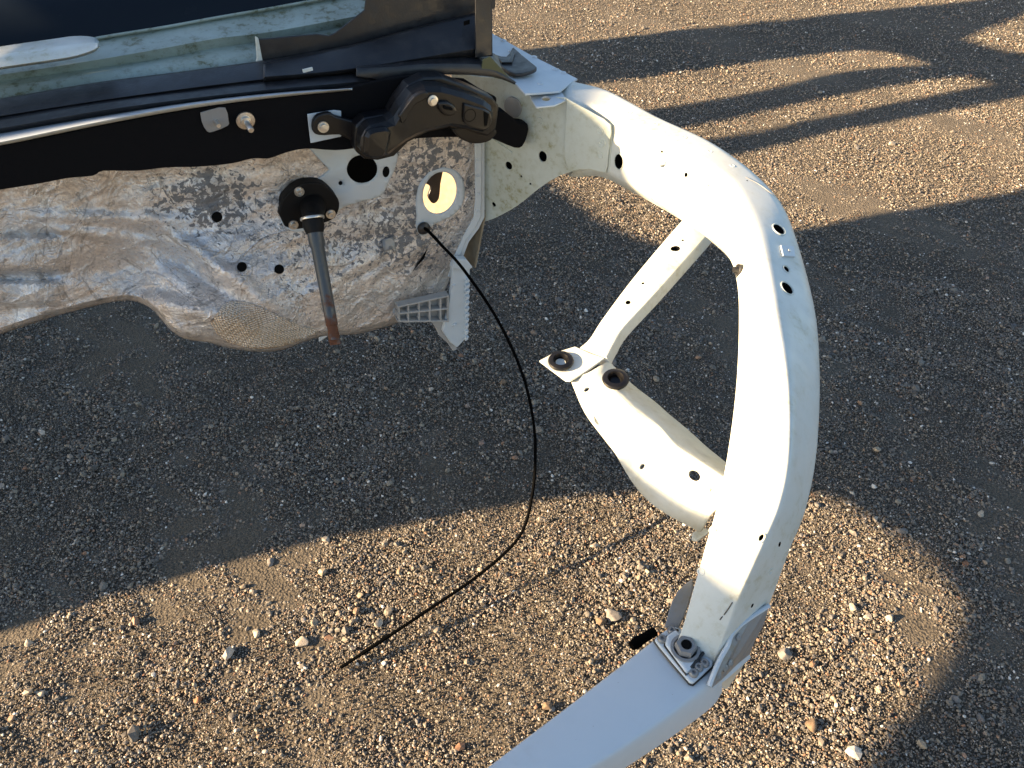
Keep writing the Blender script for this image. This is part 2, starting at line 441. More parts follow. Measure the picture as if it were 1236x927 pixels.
def gravel():
    pc = bpy.data.collections.new('gravel_shapes')
    for k in range(7):
        me = rock_mesh('pebble_shape', 50 + k, 1 if k else 2, (1, rnd.uniform(0.65, 0.95), rnd.uniform(0.5, 0.8)), 5)
        me.materials.append(M['pebble'])
        o = bpy.data.objects.new('pebble_shape', me); pc.objects.link(o)
    rg = np.random.default_rng(3)
    def sample(n, x0, x1, y0, y1):
        return np.stack([rg.uniform(x0, x1, n), rg.uniform(y0, y1, n)], 1)
    sets = []
    def add(n, box, lo, hi, pw, inview=True):
        p = sample(n, *box)
        s = lo * (1 - rg.random(n)) ** (-1.0 / pw); s = np.minimum(s, hi)
        if inview:
            fwd = p[:, 1] * CP + H * SP
            keep = (np.abs(p[:, 0]) / fwd < 0.95)
            p, s = p[keep], s[keep]
        sets.append((p, s))
    add(640000, (-2.2, 2.5, 0.2, 2.3), 0.0017, 0.0060, 3.0)
    add(10000, (-2.2, 2.5, 0.2, 2.3), 0.0045, 0.011, 3.6)
    add(260000, (-3.2, 4.2, 2.3, 4.2), 0.0025, 0.007, 3.2)
    add(170000, (-4, 6.0, 4.2, 7.5), 0.0038, 0.009, 3.6)
    add(900, (-2.2, 2.5, 0.2, 2.3), 0.0075, 0.020, 3.0)
    add(500, (-3.2, 4.2, 2.3, 5.2), 0.008, 0.018, 3.5)
    P = np.concatenate([a for a, _ in sets]); Sz = np.concatenate([b_ for _, b_ in sets])
    # clumps: sizes follow a slow field
    f = 1 + 0.16 * np.sin(P[:, 0] * 5.3 + 2 * np.sin(P[:, 1] * 3.1)) * np.sin(P[:, 1] * 6.1 + 1.3 * np.sin(P[:, 0] * 4.0))
    f *= 1 + 0.18 * np.sin(P[:, 0] * 17 + P[:, 1] * 9) * np.sin(P[:, 1] * 21 - P[:, 0] * 5)
    Sz = Sz * f * 0.9
    pk = np.sin(P[:, 0] * 2.3 + 1.7 * np.sin(P[:, 1] * 1.9 + 1)) * np.sin(P[:, 1] * 3.1 + 1.4 * np.sin(P[:, 0] * 2.7)) + 0.5 * np.sin(P[:, 0] * 7.7 - P[:, 1] * 5.9) * np.sin(P[:, 1] * 8.3 + P[:, 0] * 2)
    keep = (pk < 0.45) | (rg.random(len(Sz)) < 0.72) | (Sz > 0.006)
    P, Sz = P[keep], Sz[keep]
    hsc = np.sin(P[:, 0] * 31 + 2 * np.sin(P[:, 1] * 19)) * np.sin(P[:, 1] * 27 + P[:, 0] * 6)
    Z = Sz * rg.uniform(-0.35, 0.4, len(Sz)) + 0.002 + 0.005 * hsc * (P[:, 1] < 3)
    me = bpy.data.meshes.new('gravel')
    me.vertices.add(len(P))
    me.vertices.foreach_set('co', np.column_stack([P, Z]).astype(np.float32).ravel())
    at = me.attributes.new('size', 'FLOAT', 'POINT'); at.data.foreach_set('value', Sz.astype(np.float32))
    o = bpy.data.objects.new('gravel', me); COL.objects.link(o)
    ng = bpy.data.node_groups.new('gravel', 'GeometryNodeTree')
    ng.interface.new_socket('Geometry', in_out='INPUT', socket_type='NodeSocketGeometry')
    ng.interface.new_socket('Geometry', in_out='OUTPUT', socket_type='NodeSocketGeometry')
    nd = ng.nodes; gi = nd.new('NodeGroupInput'); go = nd.new('NodeGroupOutput')
    mp = nd.new('GeometryNodeMeshToPoints')
    ip = nd.new('GeometryNodeInstanceOnPoints'); ci = nd.new('GeometryNodeCollectionInfo')
    ci.inputs['Collection'].default_value = pc; ci.inputs['Separate Children'].default_value = True
    ci.inputs['Reset Children'].default_value = True
    rv = nd.new('FunctionNodeRandomValue'); rv.data_type = 'FLOAT_VECTOR'
    rv.inputs[0].default_value = (-0.5, -0.5, 0); rv.inputs[1].default_value = (0.5, 0.5, 6.283)
    na = nd.new('GeometryNodeInputNamedAttribute'); na.data_type = 'FLOAT'; na.inputs['Name'].default_value = 'size'
    L = ng.links.new
    L(gi.outputs[0], mp.inputs[0]); L(mp.outputs[0], ip.inputs['Points']); L(ci.outputs[0], ip.inputs['Instance'])
    ip.inputs['Pick Instance'].default_value = True
    L(rv.outputs[0], ip.inputs['Rotation']); L(na.outputs[0], ip.inputs['Scale']); L(ip.outputs[0], go.inputs[0])
    md = o.modifiers.new('gravel', 'NODES'); md.node_group = ng
    tag(o, 'loose brown and grey gravel covering the whole yard', 'gravel', kind='stuff')
gravel()

# ------------------------------------------------------------------ the car
CAR = empty('stripped_car', FP + FL * -0.5)
tag(CAR, 'stripped white car front with bare firewall, black cowl and curved fender rail', 'car')

_link = link
def fix_parent():
    # children were built in world space: keep them there under the car's empty
    for o in COL.objects:
        if o.parent == CAR:
            o.matrix_parent_inverse = Matrix.Translation(-CAR.location)

# --- firewall with its foil
bot = smoothpx([(-70, 420), (-20, 408), (18, 396), (60, 382), (100, 371), (135, 363), (160, 362), (180, 369), (194, 382), (208, 398), (226, 408), (252, 412), (280, 419), (310, 423), (340, 421), (365, 412), (392, 404), (430, 402), (470, 392), (500, 381), (525, 368), (540, 340), (548, 312), (562, 290), (572, 268), (578, 255)], 4)
bx = [p[0] for p in bot]; by = [p[1] for p in bot]
def g(x, y, cx, cy, sx, sy, rot=0):
    c, s = math.cos(rot), math.sin(rot)
    dx, dy = x - cx, y - cy
    u = (dx * c + dy * s) / sx; v = (-dx * s + dy * c) / sy
    return math.exp(-(u * u + v * v))
def sst(a, b_, x):
    t = max(0, min(1, (x - a) / (b_ - a))); return t * t * (3 - 2 * t)
nz = [(rnd.uniform(0.02, 0.09), rnd.uniform(0.02, 0.12), rnd.uniform(0, 6.28), rnd.uniform(0, 6.28)) for _ in range(10)]
def relief(x, y):
    o = 0.0
    # engine tunnel bulge that curls forward at the bottom
    o += 0.10 * g(x, y, 290, 400, 130, 60) + 0.05 * g(x, y, 330, 330, 120, 60)
    o += -0.05 * g(x, y, 150, 330, 60, 45)
    # valley and diagonal fold
    o += -0.028 * g(x, y, 235, 330, 75, 11, 0.62) + 0.02 * g(x, y, 250, 312, 80, 8, 0.62)
    o += 0.02 * g(x, y, 225, 372, 60, 10, 0.25)
    # pressed boxes at the left end
    lx = 1 - sst(60, 85, x)
    o += 0.022 * lx * (sst(282, 290, y) - sst(322, 330, y)) + 0.018 * lx * (sst(338, 344, y) - sst(362, 370, y))
    o += 0.015 * g(x, y, 120, 262, 90, 7, 0.03) + 0.012 * g(x, y, 130, 283, 90, 6, 0.12)
    o += 0.012 * g(x, y, 420, 330, 50, 7, -0.5) + 0.010 * g(x, y, 470, 320, 46, 6, -0.55) + 0.01 * g(x, y, 355, 255, 40, 8, 0.3)
    o += -0.02 * g(x, y, 530, 330, 30, 30)
    # wrinkles
    w = 0
    for a, b_, p, q in nz: w += math.sin(a * x + b_ * y * 0.7 + p) * math.sin(b_ * y - a * 0.6 * x + q)
    o += 0.0022 * w * (1 - 0.6 * sst(440, 520, x))
    r = abs(math.sin(x * 0.052 + y * 0.11)) ; o += 0.003 * (1 - r) ** 4 * (1 - sst(430, 480, x))
    r = abs(math.sin(x * 0.081 - y * 0.047 + 1)) ; o += 0.003 * (1 - r) ** 5 * (1 - sst(300, 360, x))
    r = abs(math.sin(x * 0.16 + y * 0.13 + 0.6 * math.sin(y * 0.1))) ; o += 0.0035 * (1 - r) ** 3 * sst(380, 430, x) * sst(300, 330, y)
    return o
holeC = px_circle(533, 234, 25, 29, 0.35)
def inpoly(x, y, P):
    c = False
    for i in range(len(P)):
        x1, y1 = P[i]; x2, y2 = P[i - 1]
        if (y1 > y) != (y2 > y) and x < (x2 - x1) * (y - y1) / (y2 - y1) + x1: c = not c
    return c
def firewall():
    cols = list(np.arange(-60, 579, 2.5)) + [580]; NR = 110
    V = []; Fc = []; sp = []; ws = []
    pxs = []
    for x in cols:
        yb = float(np.interp(x, bx, by))
        yt = 128
        for j in range(NR + 1):
            y = yt + (yb - yt) * j / NR
            e = relief(x, y) - 0.03 * sst(yb - 7, yb, y)       # lower edge rolls back
            V.append(atp(x, y, e)); pxs.append((x, y))
            d = 0.9 * g(x, y, 270, 240, 60, 55) + 1.0 * g(x, y, 520, 200, 70, 60) + 0.7 * g(x, y, 400, 290, 70, 40) + 0.7 * g(x, y, 500, 290, 60, 60) + 0.55 * g(x, y, 210, 235, 60, 40) - 0.3 * g(x, y, 60, 250, 90, 90) + 0.45 * g(x, y, 350, 350, 60, 30)
            sp.append(d)
            ws.append(min(1, 0.9 * g(x, y, 215, 300, 70, 45) + 1.0 * g(x, y, 400, 300, 30, 20) + 0.9 * g(x, y, 355, 355, 25, 35) + 0.7 * g(x, y, 60, 262, 110, 8) + 0.7 * g(x, y, 60, 335, 60, 8) + 0.6 * g(x, y, 40, 365, 60, 6) + 0.5 * g(x, y, 240, 250, 40, 40)))
    n = NR + 1
    for i in range(len(cols) - 1):
        for j in range(NR):
            a = i * n + j
            cx = (pxs[a][0] + pxs[a + n + 1][0]) / 2; cy = (pxs[a][1] + pxs[a + n + 1][1]) / 2
            if inpoly(cx, cy, holeC): continue
            Fc.append((a, a + n, a + n + 1, a + 1))
    me = bpy.data.meshes.new('firewall')
    me.from_pydata([tuple(v) for v in V], [], Fc); me.update()
    for nm, arr in (('spots', sp), ('wash', ws)):
        at = me.attributes.new(nm, 'FLOAT', 'POINT'); at.data.foreach_set('value', np.array(arr, np.float32))
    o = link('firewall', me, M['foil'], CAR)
    me.flip_normals() if False else None
    s = o.modifiers.new('solid', 'SOLIDIFY'); s.thickness = 0.006; s.offset = 0
    return o
fw = firewall()
tag(fw, 'crinkled tan foil insulation flaked with grey spots')
fwt = tree_of(fw)

def on_fw(px, py, lift=0.0):
    h, n = hit(fwt, px, py)
    if h is None: h, n = atp(px, py, 0), FN
    return h + FN * lift
def conform(name, poly, m, lift, th=0.003, parent=None, step=5, holes=()):
    """thin sheet that follows the firewall relief"""
    # rectangular grid clipped by outline: boundary first, then a constrained fill
    from mathutils.geometry import delaunay_2d_cdt
    pts = [Vector(p) for p in poly]; edges = [(i, (i + 1) % len(poly)) for i in range(len(poly))]
    for h in holes:
        k = len(pts); pts += [Vector(p) for p in h]; edges += [(k + i, k + (i + 1) % len(h)) for i in range(len(h))]
    xs = [p[0] for p in poly]; ys = [p[1] for p in poly]
    x = min(xs)
    while x < max(xs):
        y = min(ys)
        while y < max(ys):
            if inpoly(x, y, poly) and not any(inpoly(x, y, h) for h in holes): pts.append(Vector((x, y)))
            y += step
        x += step
    vs, es, fs, *_ = delaunay_2d_cdt(pts, edges, [], 0, 1e-4)
    fs = [f for f in fs if inpoly(sum(vs[i][0] for i in f) / len(f), sum(vs[i][1] for i in f) / len(f), poly) and not any(inpoly(sum(vs[i][0] for i in f) / len(f), sum(vs[i][1] for i in f) / len(f), h) for h in holes)]
    V = [atp(v[0], v[1], relief(v[0], v[1]) + lift) for v in vs]
    me = bpy.data.meshes.new(name); me.from_pydata([tuple(v) for v in V], [], [tuple(f) for f in fs]); me.update()
    bm = bmesh.new(); bm.from_mesh(me)
    for f in bm.faces:
        if f.normal.dot(FN) < 0: f.normal_flip()
    bmesh.ops.delete(bm, geom=[v for v in bm.verts if not v.link_faces], context='VERTS')
    bm.to_mesh(me); bm.free()
    o = link(name, me, m, parent or fw)
    s = o.modifiers.new('solid', 'SOLIDIFY'); s.thickness = th; s.offset = -1
    return o
# painted plate where the foil is cut away, with a big hole and an oval one
rp = smoothpx([(370, 176), (400, 170), (440, 172), (478, 182), (476, 205), (468, 222), (460, 236), (440, 242), (415, 250), (400, 262), (385, 272), (360, 280), (343, 272), (338, 255), (355, 232), (385, 215), (398, 205)], 3)
o = conform('reinforcement_plate', rp, M['paint_sky_tint'], 0.006, 0.004, holes=[px_circle(437, 204, 18.5, 17), px_circle(466, 207.5, 4.2, 6.8, 0.1, 16), px_circle(411, 221, 2.6, 2.6, 0, 12)])
tag(o, 'bare grey painted plate under the cut foil')
for nm, c in (('access_hole', (437, 204, 20, 18.5)), ('oval_hole', (466, 207.5, 5, 7.6)), ('small_hole', (411, 221, 3.2, 3.2))):  # thin black sheets stand in for the shade inside each hole
    conform(nm, px_circle(*c), M['dark'] if nm != 'access_hole' else M['cable'], 0.0052, 0.0006, parent=o, step=4)
# ring round the sunlit opening, with its tail down to the cable grommet
ring = smoothpx([(535, 202), (550, 206), (559, 218), (561, 235), (556, 250), (545, 261), (530, 268), (520, 274), (515, 284), (506, 283), (502, 272), (503, 262), (502, 245), (506, 224), (518, 208)], 4)
rg_ = conform('opening_ring', ring, M['paint_sky_tint'], 0.005, 0.004, holes=[px_circle(531, 233, 20, 26, 0.3), ])
gp, gn = on_fw(510, 273), FN
cg = lathe('cable_grommet', gp, (gn + Vector((0, 0, -0.2))), [(0.0, 0.004), (0.015, 0.004), (0.016, 0.012), (0.012, 0.016), (0.006, 0.02), (0.0, 0.02)], M['rubber'], fw)
# loose dimpled foil under the bulge
dp = smoothpx([(254, 391), (266, 372), (277, 363), (300, 366), (330, 378), (362, 393), (384, 400), (365, 410), (338, 419), (308, 421), (278, 414), (262, 403)], 3)
tag(conform('embossed_foil', dp, M['dimple'], 0.006, 0.002), 'dimpled embossed foil patch')
# small round holes, their inner shade laid on as thin black discs
for (x, y, r) in ((262, 262, 6.5), (292, 322, 6), (337, 325, 6)):
    conform('plug_hole', px_circle(x, y, r, r * 0.98, 0, 18), M['dark'], 0.0048, 0.0006, step=3)
conform('foil_slit', [(498, 328), (516, 300), (512, 312), (503, 322)], M['dark'], 0.0045, 0.0006, step=3)
sp_ = conform('speed_nut', [(461, 289), (475, 285), (478, 300), (463, 304)], M['greysteel'], 0.008, 0.003)
tube('stud', [on_fw(470, 296, 0.008), on_fw(472, 298, 0.026)], 0.0028, M['steel'], sp_)
# painted lower edge that shows under the bulge
lip = [(402, 402), (440, 397), (480, 385), (480, 372), (430, 388), (400, 396)]
plate('lower_flange', [atp(x, y, 0.02) for x, y in [(385, 413), (400, 403), (445, 396), (478, 383), (477, 372), (430, 385), (385, 395)]], FN, 0.004, M['paint_sky_tint'], CAR, bevel=0.001)
plate('tunnel_flange', [atp(x, y, 0.03) for x, y in [(188, 366), (196, 383), (208, 398), (226, 410), (250, 414), (262, 410), (235, 396), (215, 380), (203, 366)]], FN, 0.004, M['paint_sky_tint'], CAR, bevel=0.001)

# inner panel seen through the opening
ip_c = atp(536, 236, -0.14)
ipn = Vector((-0.72, -0.62, 0.25)).normalized()
u_, v_, w_ = frame(ipn)
plate('interior_panel', [ip_c + u_ * a * 0.16 + v_ * b_ * 0.13 for a, b_ in ((-1, -1), (1, -1), (1, 1), (-1, 1))], ipn, 0.006, M['interior'], CAR, bevel=0.001)
bl = smoothpx([(518, 206), (534, 204), (532, 222), (530, 240), (523, 246), (517, 238), (520, 226), (510, 220)], 3)
plate('inner_bracket', [atp(x, y, -0.09) for x, y in bl], FN, 0.01, M['plastic'], CAR, bevel=0.002)

# --- steering column boot and shaft
bc = on_fw(375, 250, 0.01)
boot_out = smoothpx([(336, 258), (342, 240), (362, 223), (386, 221), (402, 232), (410, 246), (405, 262), (390, 270), (360, 277), (344, 274)], 3)
BO = relief(375, 250) + 0.016
boot = plate('steering_boot', [atp(x, y, BO) for x, y in boot_out], FN, 0.03, M['boot'], CAR, bevel=0.003)
bt = tree_of(boot)
for (x, y) in ((361, 231), (399, 258), (354, 271)):
    h, n_ = hit(bt, x, y)
    if h is None: h, n_ = atp(x, y, BO), FN
    lathe('flange_bolt', h, n_, [(0, 0.0), (0.0105, 0.0), (0.0105, 0.003), (0.0065, 0.003), (0.0065, 0.009), (0.003, 0.009), (0.0028, 0.006), (0, 0.006)], M['steel'], boot, 16)
s0 = atp(378, 246, BO - 0.01); s1 = atp(377, 264, BO + 0.055); s2 = atp(404, 410, 0.24)
ax = (s2 - s1).normalized()
rows = [(s0, 0.027), (s0 + (s1 - s0) * 0.35, 0.026), (s0 + (s1 - s0) * 0.45, 0.0225), (s0 + (s1 - s0) * 0.6, 0.0235), (s0 + (s1 - s0) * 0.75, 0.021), (s1, 0.0215), (s1 + ax * 0.015, 0.0225), (s1 + ax * 0.03, 0.018)]
tube('boot_neck', [r[0] for r in rows], 0, M['boot'], boot, 24, [r[1] for r in rows])
lathe('boot_clamp', s1 + ax * -0.004, ax, [(0.0242, 0), (0.0248, 0.001), (0.0248, 0.005), (0.0242, 0.006), (0.018, 0.003)], M['steel'], boot, 28)
L_ = (s2 - s1).length
sh = tube('steering_shaft', [s1 + ax * 0.01, s1 + ax * 0.055, s1 + ax * 0.06, s1 + ax * (L_ * 0.88), s1 + ax * (L_ * 0.885), s2], 0, M['rust'], CAR, 14, [0.0165, 0.0165, 0.014, 0.0125, 0.011, 0.011])
u_, v_, w_ = frame(-FN)
plate('shaft_yoke', [s2 + a * Vector((1, 0, 0)) * 0.011 + b_ * Vector((0, 0.3, 0.95)) * 0.014 for a, b_ in ((-1, -1), (1.2, -0.8), (1, 1.2), (-1, 1))], FN, 0.012, M['rust'], sh, bevel=0.002)

# --- black felt band under the cowl
ft = smoothpx([(-65, 168), (18, 172), (120, 152), (230, 132), (330, 118), (420, 106), (455, 98), (500, 92), (560, 100), (600, 118)], 3)
fb = smoothpx([(597, 168), (560, 166), (500, 168), (440, 178), (405, 182), (370, 180), (345, 185), (325, 192), (305, 192), (280, 198), (240, 202), (200, 203), (165, 207), (125, 207), (112, 213), (80, 216), (50, 222), (18, 227), (-65, 240)], 3)
band_top = [atp(x, y, 0.045) for x, y in ft]; band_bot = [atp(x, y, 0.055) for x, y in fb]
bandp = [(p[0], p[1]) for p in ft] + [(p[0], p[1]) for p in fb]
felt = plate('sound_deadener', [atp(x, y, 0.12) for x, y in bandp], FN, 0.012, M['felt'], CAR, bevel=0.003)
def FE(x, y, k=0): return atp(x, y, 0.12 + k)
np_ = plate('stud_plate', [FE(x, y, 0.004) for x, y in smoothpx([(242, 136), (256, 132), (272, 130), (276, 146), (275, 152), (258, 159), (250, 159), (244, 148), (242, 138)], 2)], FN, 0.003, M['greysteel'], CAR, bevel=0.001)
tube('plate_stud', [FE(260, 146, 0.002), FE(264, 152, 0.022)], 0.0036, M['steel'], np_)
wa = FE(296, 145, 0.001)
dr = (FE(303, 157, 0.035) - wa).normalized()
st = lathe('threaded_stud', wa, dr, [(0, 0), (0.0165, 0), (0.0165, 0.003), (0.010, 0.004), (0.010, 0.010), (0.0055, 0.011), (0.0055, 0.034), (0.0045, 0.036), (0, 0.036)], M['steel'], CAR, 20)

# --- cowl: lip, plastic grille, trough, upper panel
def strip(name, rowsdef, m, n=6, th=0.003, parent=CAR):
    """rowsdef: list of (pixel polyline, off) ; resampled to the same count and lofted"""
    R = []
    N_ = 90
    for pl_, off in rowsdef:
        q = smoothpx(pl_, 6)
        xs = np.array([p[0] for p in q]); ys = np.array([p[1] for p in q])
        offs = off if callable(off) else (lambda t, o_=off: o_)
        x = np.linspace(xs[0], xs[-1], N_)
        y = np.interp(x, xs, ys)
        R.append([atp(a, b_, offs(k / (N_ - 1))) for k, (a, b_) in enumerate(zip(x, y))])
    return loft(name, R, m, parent, closed=False, caps=False, solid=th)
strip('cowl_lip', [([(-65, 186), (18, 171), (120, 150), (230, 130), (330, 117), (425, 108)], 0.125),
                   ([(-65, 184), (18, 168), (120, 147), (230, 127), (330, 115), (425, 107)], 0.13),
                   ([(-65, 166), (18, 152), (120, 137), (230, 122), (330, 111), (425, 105)], 0.08)], M['paint_sky_tint'])
gr = strip('cowl_grille', [([(-65, 172), (18, 158), (120, 141), (230, 125), (330, 114), (420, 108), (465, 104), (480, 96)], 0.10),
                      ([(-65, 166), (18, 152), (120, 134), (230, 119), (330, 108), (420, 100), (465, 95), (482, 90)], 0.105),
                      ([(-65, 152), (18, 138), (120, 122), (230, 108), (330, 96), (420, 88), (465, 84), (482, 80)], 0.06),
                      ([(-65, 151), (18, 137), (120, 121), (230, 106), (330, 94), (420, 84), (465, 78), (484, 74)], 0.065),
                      ([(-65, 132), (18, 119), (120, 102), (230, 88), (330, 74), (420, 58), (465, 50), (484, 46)], 0.02),
                      ([(-65, 130), (18, 117), (120, 100), (230, 86), (330, 72), (420, 56), (465, 48), (484, 44)], 0.01)], M['plastic'], th=0.003)
# the right end of the grille: front face and the shelf that drops onto the side panel
def pl2(name, pts, off, m, th=0.004, bevel=0.0015, parent=CAR, n=FN, P=FP, k=0):
    q = smoothpx(pts + [pts[0]], k)[:-1] if k else pts
    return plate(name, [atp(x, y, off(x, y) if callable(off) else off, P, n) for x, y in q], n, th, m, parent, bevel=bevel)
strip('grille_end', [([(318, 98), (380, 92), (430, 86), (500, 76), (560, 70), (594, 67)], 0.07),
                     ([(318, 93), (380, 88), (430, 82), (500, 71), (560, 61), (594, 56)], 0.074),
                     ([(318, 80), (380, 68), (430, 57), (500, 38), (560, 23), (594, 14)], 0.03),
                     ([(318, 77), (380, 65), (430, 54), (500, 35), (560, 20), (594, 11)], 0.02)], M['plastic'], th=0.004)
strip('grille_shelf', [([(430, 92), (470, 97), (490, 93), (520, 90), (560, 90), (600, 93), (628, 104)], 0.11),
                       ([(430, 84), (470, 82), (490, 80), (520, 78), (560, 78), (590, 80), (606, 88)], 0.10),
                       ([(430, 78), (470, 74), (490, 71), (520, 67), (560, 64), (590, 64), (600, 68)], 0.05)], M['plastic'], th=0.004)
pl2('clip_slot', [(365, 84), (377, 81), (378, 85), (366, 88)], 0.082, M['paint'], 0.002, 0)
pl2('grille_notch', [(560, 26), (567, 24), (567, 29), (560, 31)], 0.062, M['dark'], 0.002, 0)
pl2('upper_fin', [(308, 47), (313, 79), (345, 74), (500, 36), (598, 10), (598, -30), (445, -30), (440, 12), (404, 40), (397, 43), (382, 41), (318, 47)], 0.0, M['plastic'], 0.004)
pl2('fin_edge', [(308, 44), (312, 46), (318, 78), (308, 78), (310, 70)], 0.006, M['paint'], 0.004)
pl2('end_cheek', [(574, 70), (594, 67), (594, -20), (574, -12)], 0.084, M['plastic'], 0.004)
strip('cowl_trough', [([(-65, 140), (18, 126), (120, 108), (230, 92), (330, 78), (450, 55)], 0.0),
                      ([(-65, 122), (18, 108), (120, 90), (230, 74), (330, 60), (450, 40)], -0.03),
                      ([(-65, 108), (18, 96), (120, 82), (200, 70), (260, 58), (330, 48), (450, 26)], -0.065),
                      ([(-65, 98), (18, 88), (120, 72), (200, 58), (260, 47), (330, 38), (450, 16)], -0.055),
                      ([(-65, 80), (18, 68), (120, 48), (200, 35), (260, 24), (330, 12), (450, -10)], -0.13),
                      ([(-65, 76), (18, 65), (120, 45), (200, 32), (260, 21), (330, 9), (450, -13)], -0.12)], M['trough'], th=0.004)
strip('windshield', [([(-65, 79), (18, 66), (120, 45.5), (200, 32), (260, 21), (330, 9), (450, -13), (600, -40)], -0.135),
                     ([(-65, -60), (18, -70), (120, -85), (200, -95), (260, -100), (330, -110), (450, -130), (600, -150)], -0.42)], M['glass'], th=0.006)
strip('cowl_corner', [([(-65, 92), (18, 80), (60, 74), (90, 69), (112, 62), (119, 56)], 0.0),
                      ([(-65, 90), (18, 78), (60, 72), (90, 67), (112, 60), (119, 55)], 0.01),
                      ([(-65, 82), (18, 70), (60, 65), (90, 60), (112, 55), (119, 53)], 0.0),
                      ([(-65, 68), (18, 55), (60, 49), (90, 45), (112, 46), (119, 51)], -0.07)], M['paint'], th=0.004)
pl2('corner_slot', [(76, 57), (92, 55), (92, 57), (76, 59)], -0.02, M['dark'], 0.002, 0)
# rear mounting face of the cowl, under the grille, hidden mostly
# --- pale side panel between firewall and rail
PA = atp(583, 150, 0.012); PB = Vector((0.205, 1.462, 0))
pd = (Vector((PB.x, PB.y, 0)) - Vector((PA.x, PA.y, 0))).normalized()
PN = Vector((pd.y, -pd.x, 0)); PN = PN if PN.dot(FN) > 0 else -PN
def atq(px, py, off=0): return atp(px, py, off, PA, PN)
side = [(584, 262)] + smoothpx([(584, 268), (600, 262), (625, 248), (650, 228), (672, 214), (695, 206), (715, 205), (731, 209)], 3) + [(736, 150), (683, 118), (642, 116), (632, 104), (600, 94), (575, 92), (545, 88), (545, 105), (583, 140)]
sp_o = plate('inner_side_panel', [atq(x, y) for x, y in side], PN, 0.003, M['paint_old'], CAR, bevel=0.0008)
t_ = tree_of(sp_o)
cs = []
for (x, y, r, sx, rot) in ((655, 189, 0.0125, 0.85, 0), (614, 200, 0.0095, 1.0, 0), (596, 247, 0.006, 1.0, 0.3), (629, 213, 0.003, 1, 0), (686, 199, 0.0025, 1, 0), (640, 222, 0.003, 1, 0)):
    h, n_ = hit(t_, x, y)
    cs.append((h, PN, r, sx, rot, 0.03))
cut(sp_o, cs)
# near-black sheet behind the panel puts the box's inner shade behind the holes
plate('side_box_shade', [atq(x, y, -0.03) for x, y in ((586, 255), (625, 240), (655, 218), (700, 198), (725, 200), (728, 150), (680, 122), (600, 120), (588, 150))], PN, 0.004, M['dark'], CAR)
plate('overlap_patch', [atq(x, y, 0.004) for x, y in smoothpx([(684, 119), (700, 128), (718, 138), (737, 151), (736, 170), (734, 190), (731, 208), (715, 205), (700, 205), (688, 205), (681, 190), (682, 150)], 2)], PN, 0.003, M['paint_old'], CAR, bevel=0.0018)
weld = []
for (x, y) in ((724, 158), (727, 172), (725, 174), (724, 187), (653, 131), (652, 146)):
    lathe('spot_weld', atq(x, y, 0.004 if x > 680 else 0.0), PN, [(0.0078, 0.0), (0.0074, 0.0014), (0.0062, 0.0014), (0.0056, 0.0005), (0, 0.0004)], M['paint_old'], sp_o, 18)
lathe('blanking_plug', atq(620, 129, 0.001), PN, [(0, 0.001), (0.022, 0.001), (0.022, 0.004), (0.018, 0.006), (0.005, 0.004), (0, 0.005)], M['greysteel'], sp_o, 24)
plate('panel_rib', [atq(x, y, 0.003) for x, y in ((586, 168), (592, 166), (618, 184), (616, 188))], PN, 0.004, M['paint_old'], sp_o, bevel=0.0015)
# vertical welded flange along the firewall's edge
fl = [(573, 168), (581, 166), (581, 240), (580, 262), (573, 276), (562, 290), (552, 318), (545, 336), (541, 334), (549, 308), (560, 284), (572, 262), (574, 240)]
flo = pl2('welded_flange', fl, 0.03, M['paint_sky_tint'], 0.004, 0.001)
pl2('flange_return', [(581, 166), (585, 166), (585, 262), (578, 276), (566, 292), (556, 318), (548, 336), (545, 336), (552, 318), (562, 290), (573, 276), (580, 262), (581, 240)], 0.022, M['paint_sky_tint'], 0.02, 0.001)
for y in (175, 193, 212, 234, 255):
    lathe('spot_weld', atp(577, y, 0.03), FN, [(0.005, 0.0), (0.0045, 0.0015), (0.003, 0.0015), (0.002, 0.0006), (0, 0.0006)], M['paint_sky_tint'], flo, 14)

# top plate, tab, torn black rubber
tp = [(588, 36), (597, 42), (612, 50), (640, 66), (668, 80), (697, 95), (690, 99), (676, 110), (650, 112), (634, 113), (622, 100), (606, 84), (588, 62)]
tpp = [atz(x, y, 0.978 - 0.00025 * max(0, x - 620)) for x, y in tp]
tpn = (tpp[5] - tpp[0]).cross(tpp[9] - tpp[0]).normalized()
tpn = tpn if tpn.z > 0 else -tpn
top = plate('cowl_side_plate', tpp, tpn, 0.004, M['paint_sky_tint'], CAR, bevel=0.0015)
plate('plate_side', [atz(634, 113, 0.965), atz(622, 100, 0.972), atz(597, 72, 0.974), atz(594, 74, 0.93), atz(620, 102, 0.92), atz(632, 115, 0.925)], Vector((-0.5, -0.8, 0.1)), 0.003, M['paint_sky_tint'], CAR)
tt = tree_of(top)
for (x, y, big) in ((608, 49, 1), (645, 69, 0), (670, 84, 0), (680, 88, 1), (652, 101, 1), (617, 62, 1)):
    h, n_ = hit(tt, x, y)
    if h is None: continue
    lathe('spot_weld' if not big else 'rivet', h, tpn, [(0.0065, 0.0), (0.006, 0.002), (0.004, 0.0022), (0.003, 0.001), (0, 0.001 if not big else 0.004)], M['paint_sky_tint'], top, 16)
h, n_ = hit(tt, 643, 69)
tab_pts = [(637, 112), (677, 109), (684, 120), (669, 127), (647, 129)]
tab = plate('flange_tab', [atz(x, y, 0.957) for x, y in tab_pts], UP, 0.004, M['paint_sky_tint'], CAR, bevel=0.0015)
cut(tab, [(atz(659, 119, 0.957), UP, 0.009, 1.4, 0, 0.03)])
rb = smoothpx([(592, 62), (600, 66), (611, 68), (617, 60), (620, 57), (630, 66), (645, 78), (648, 82), (640, 86), (622, 89), (608, 82), (597, 72)], 2)
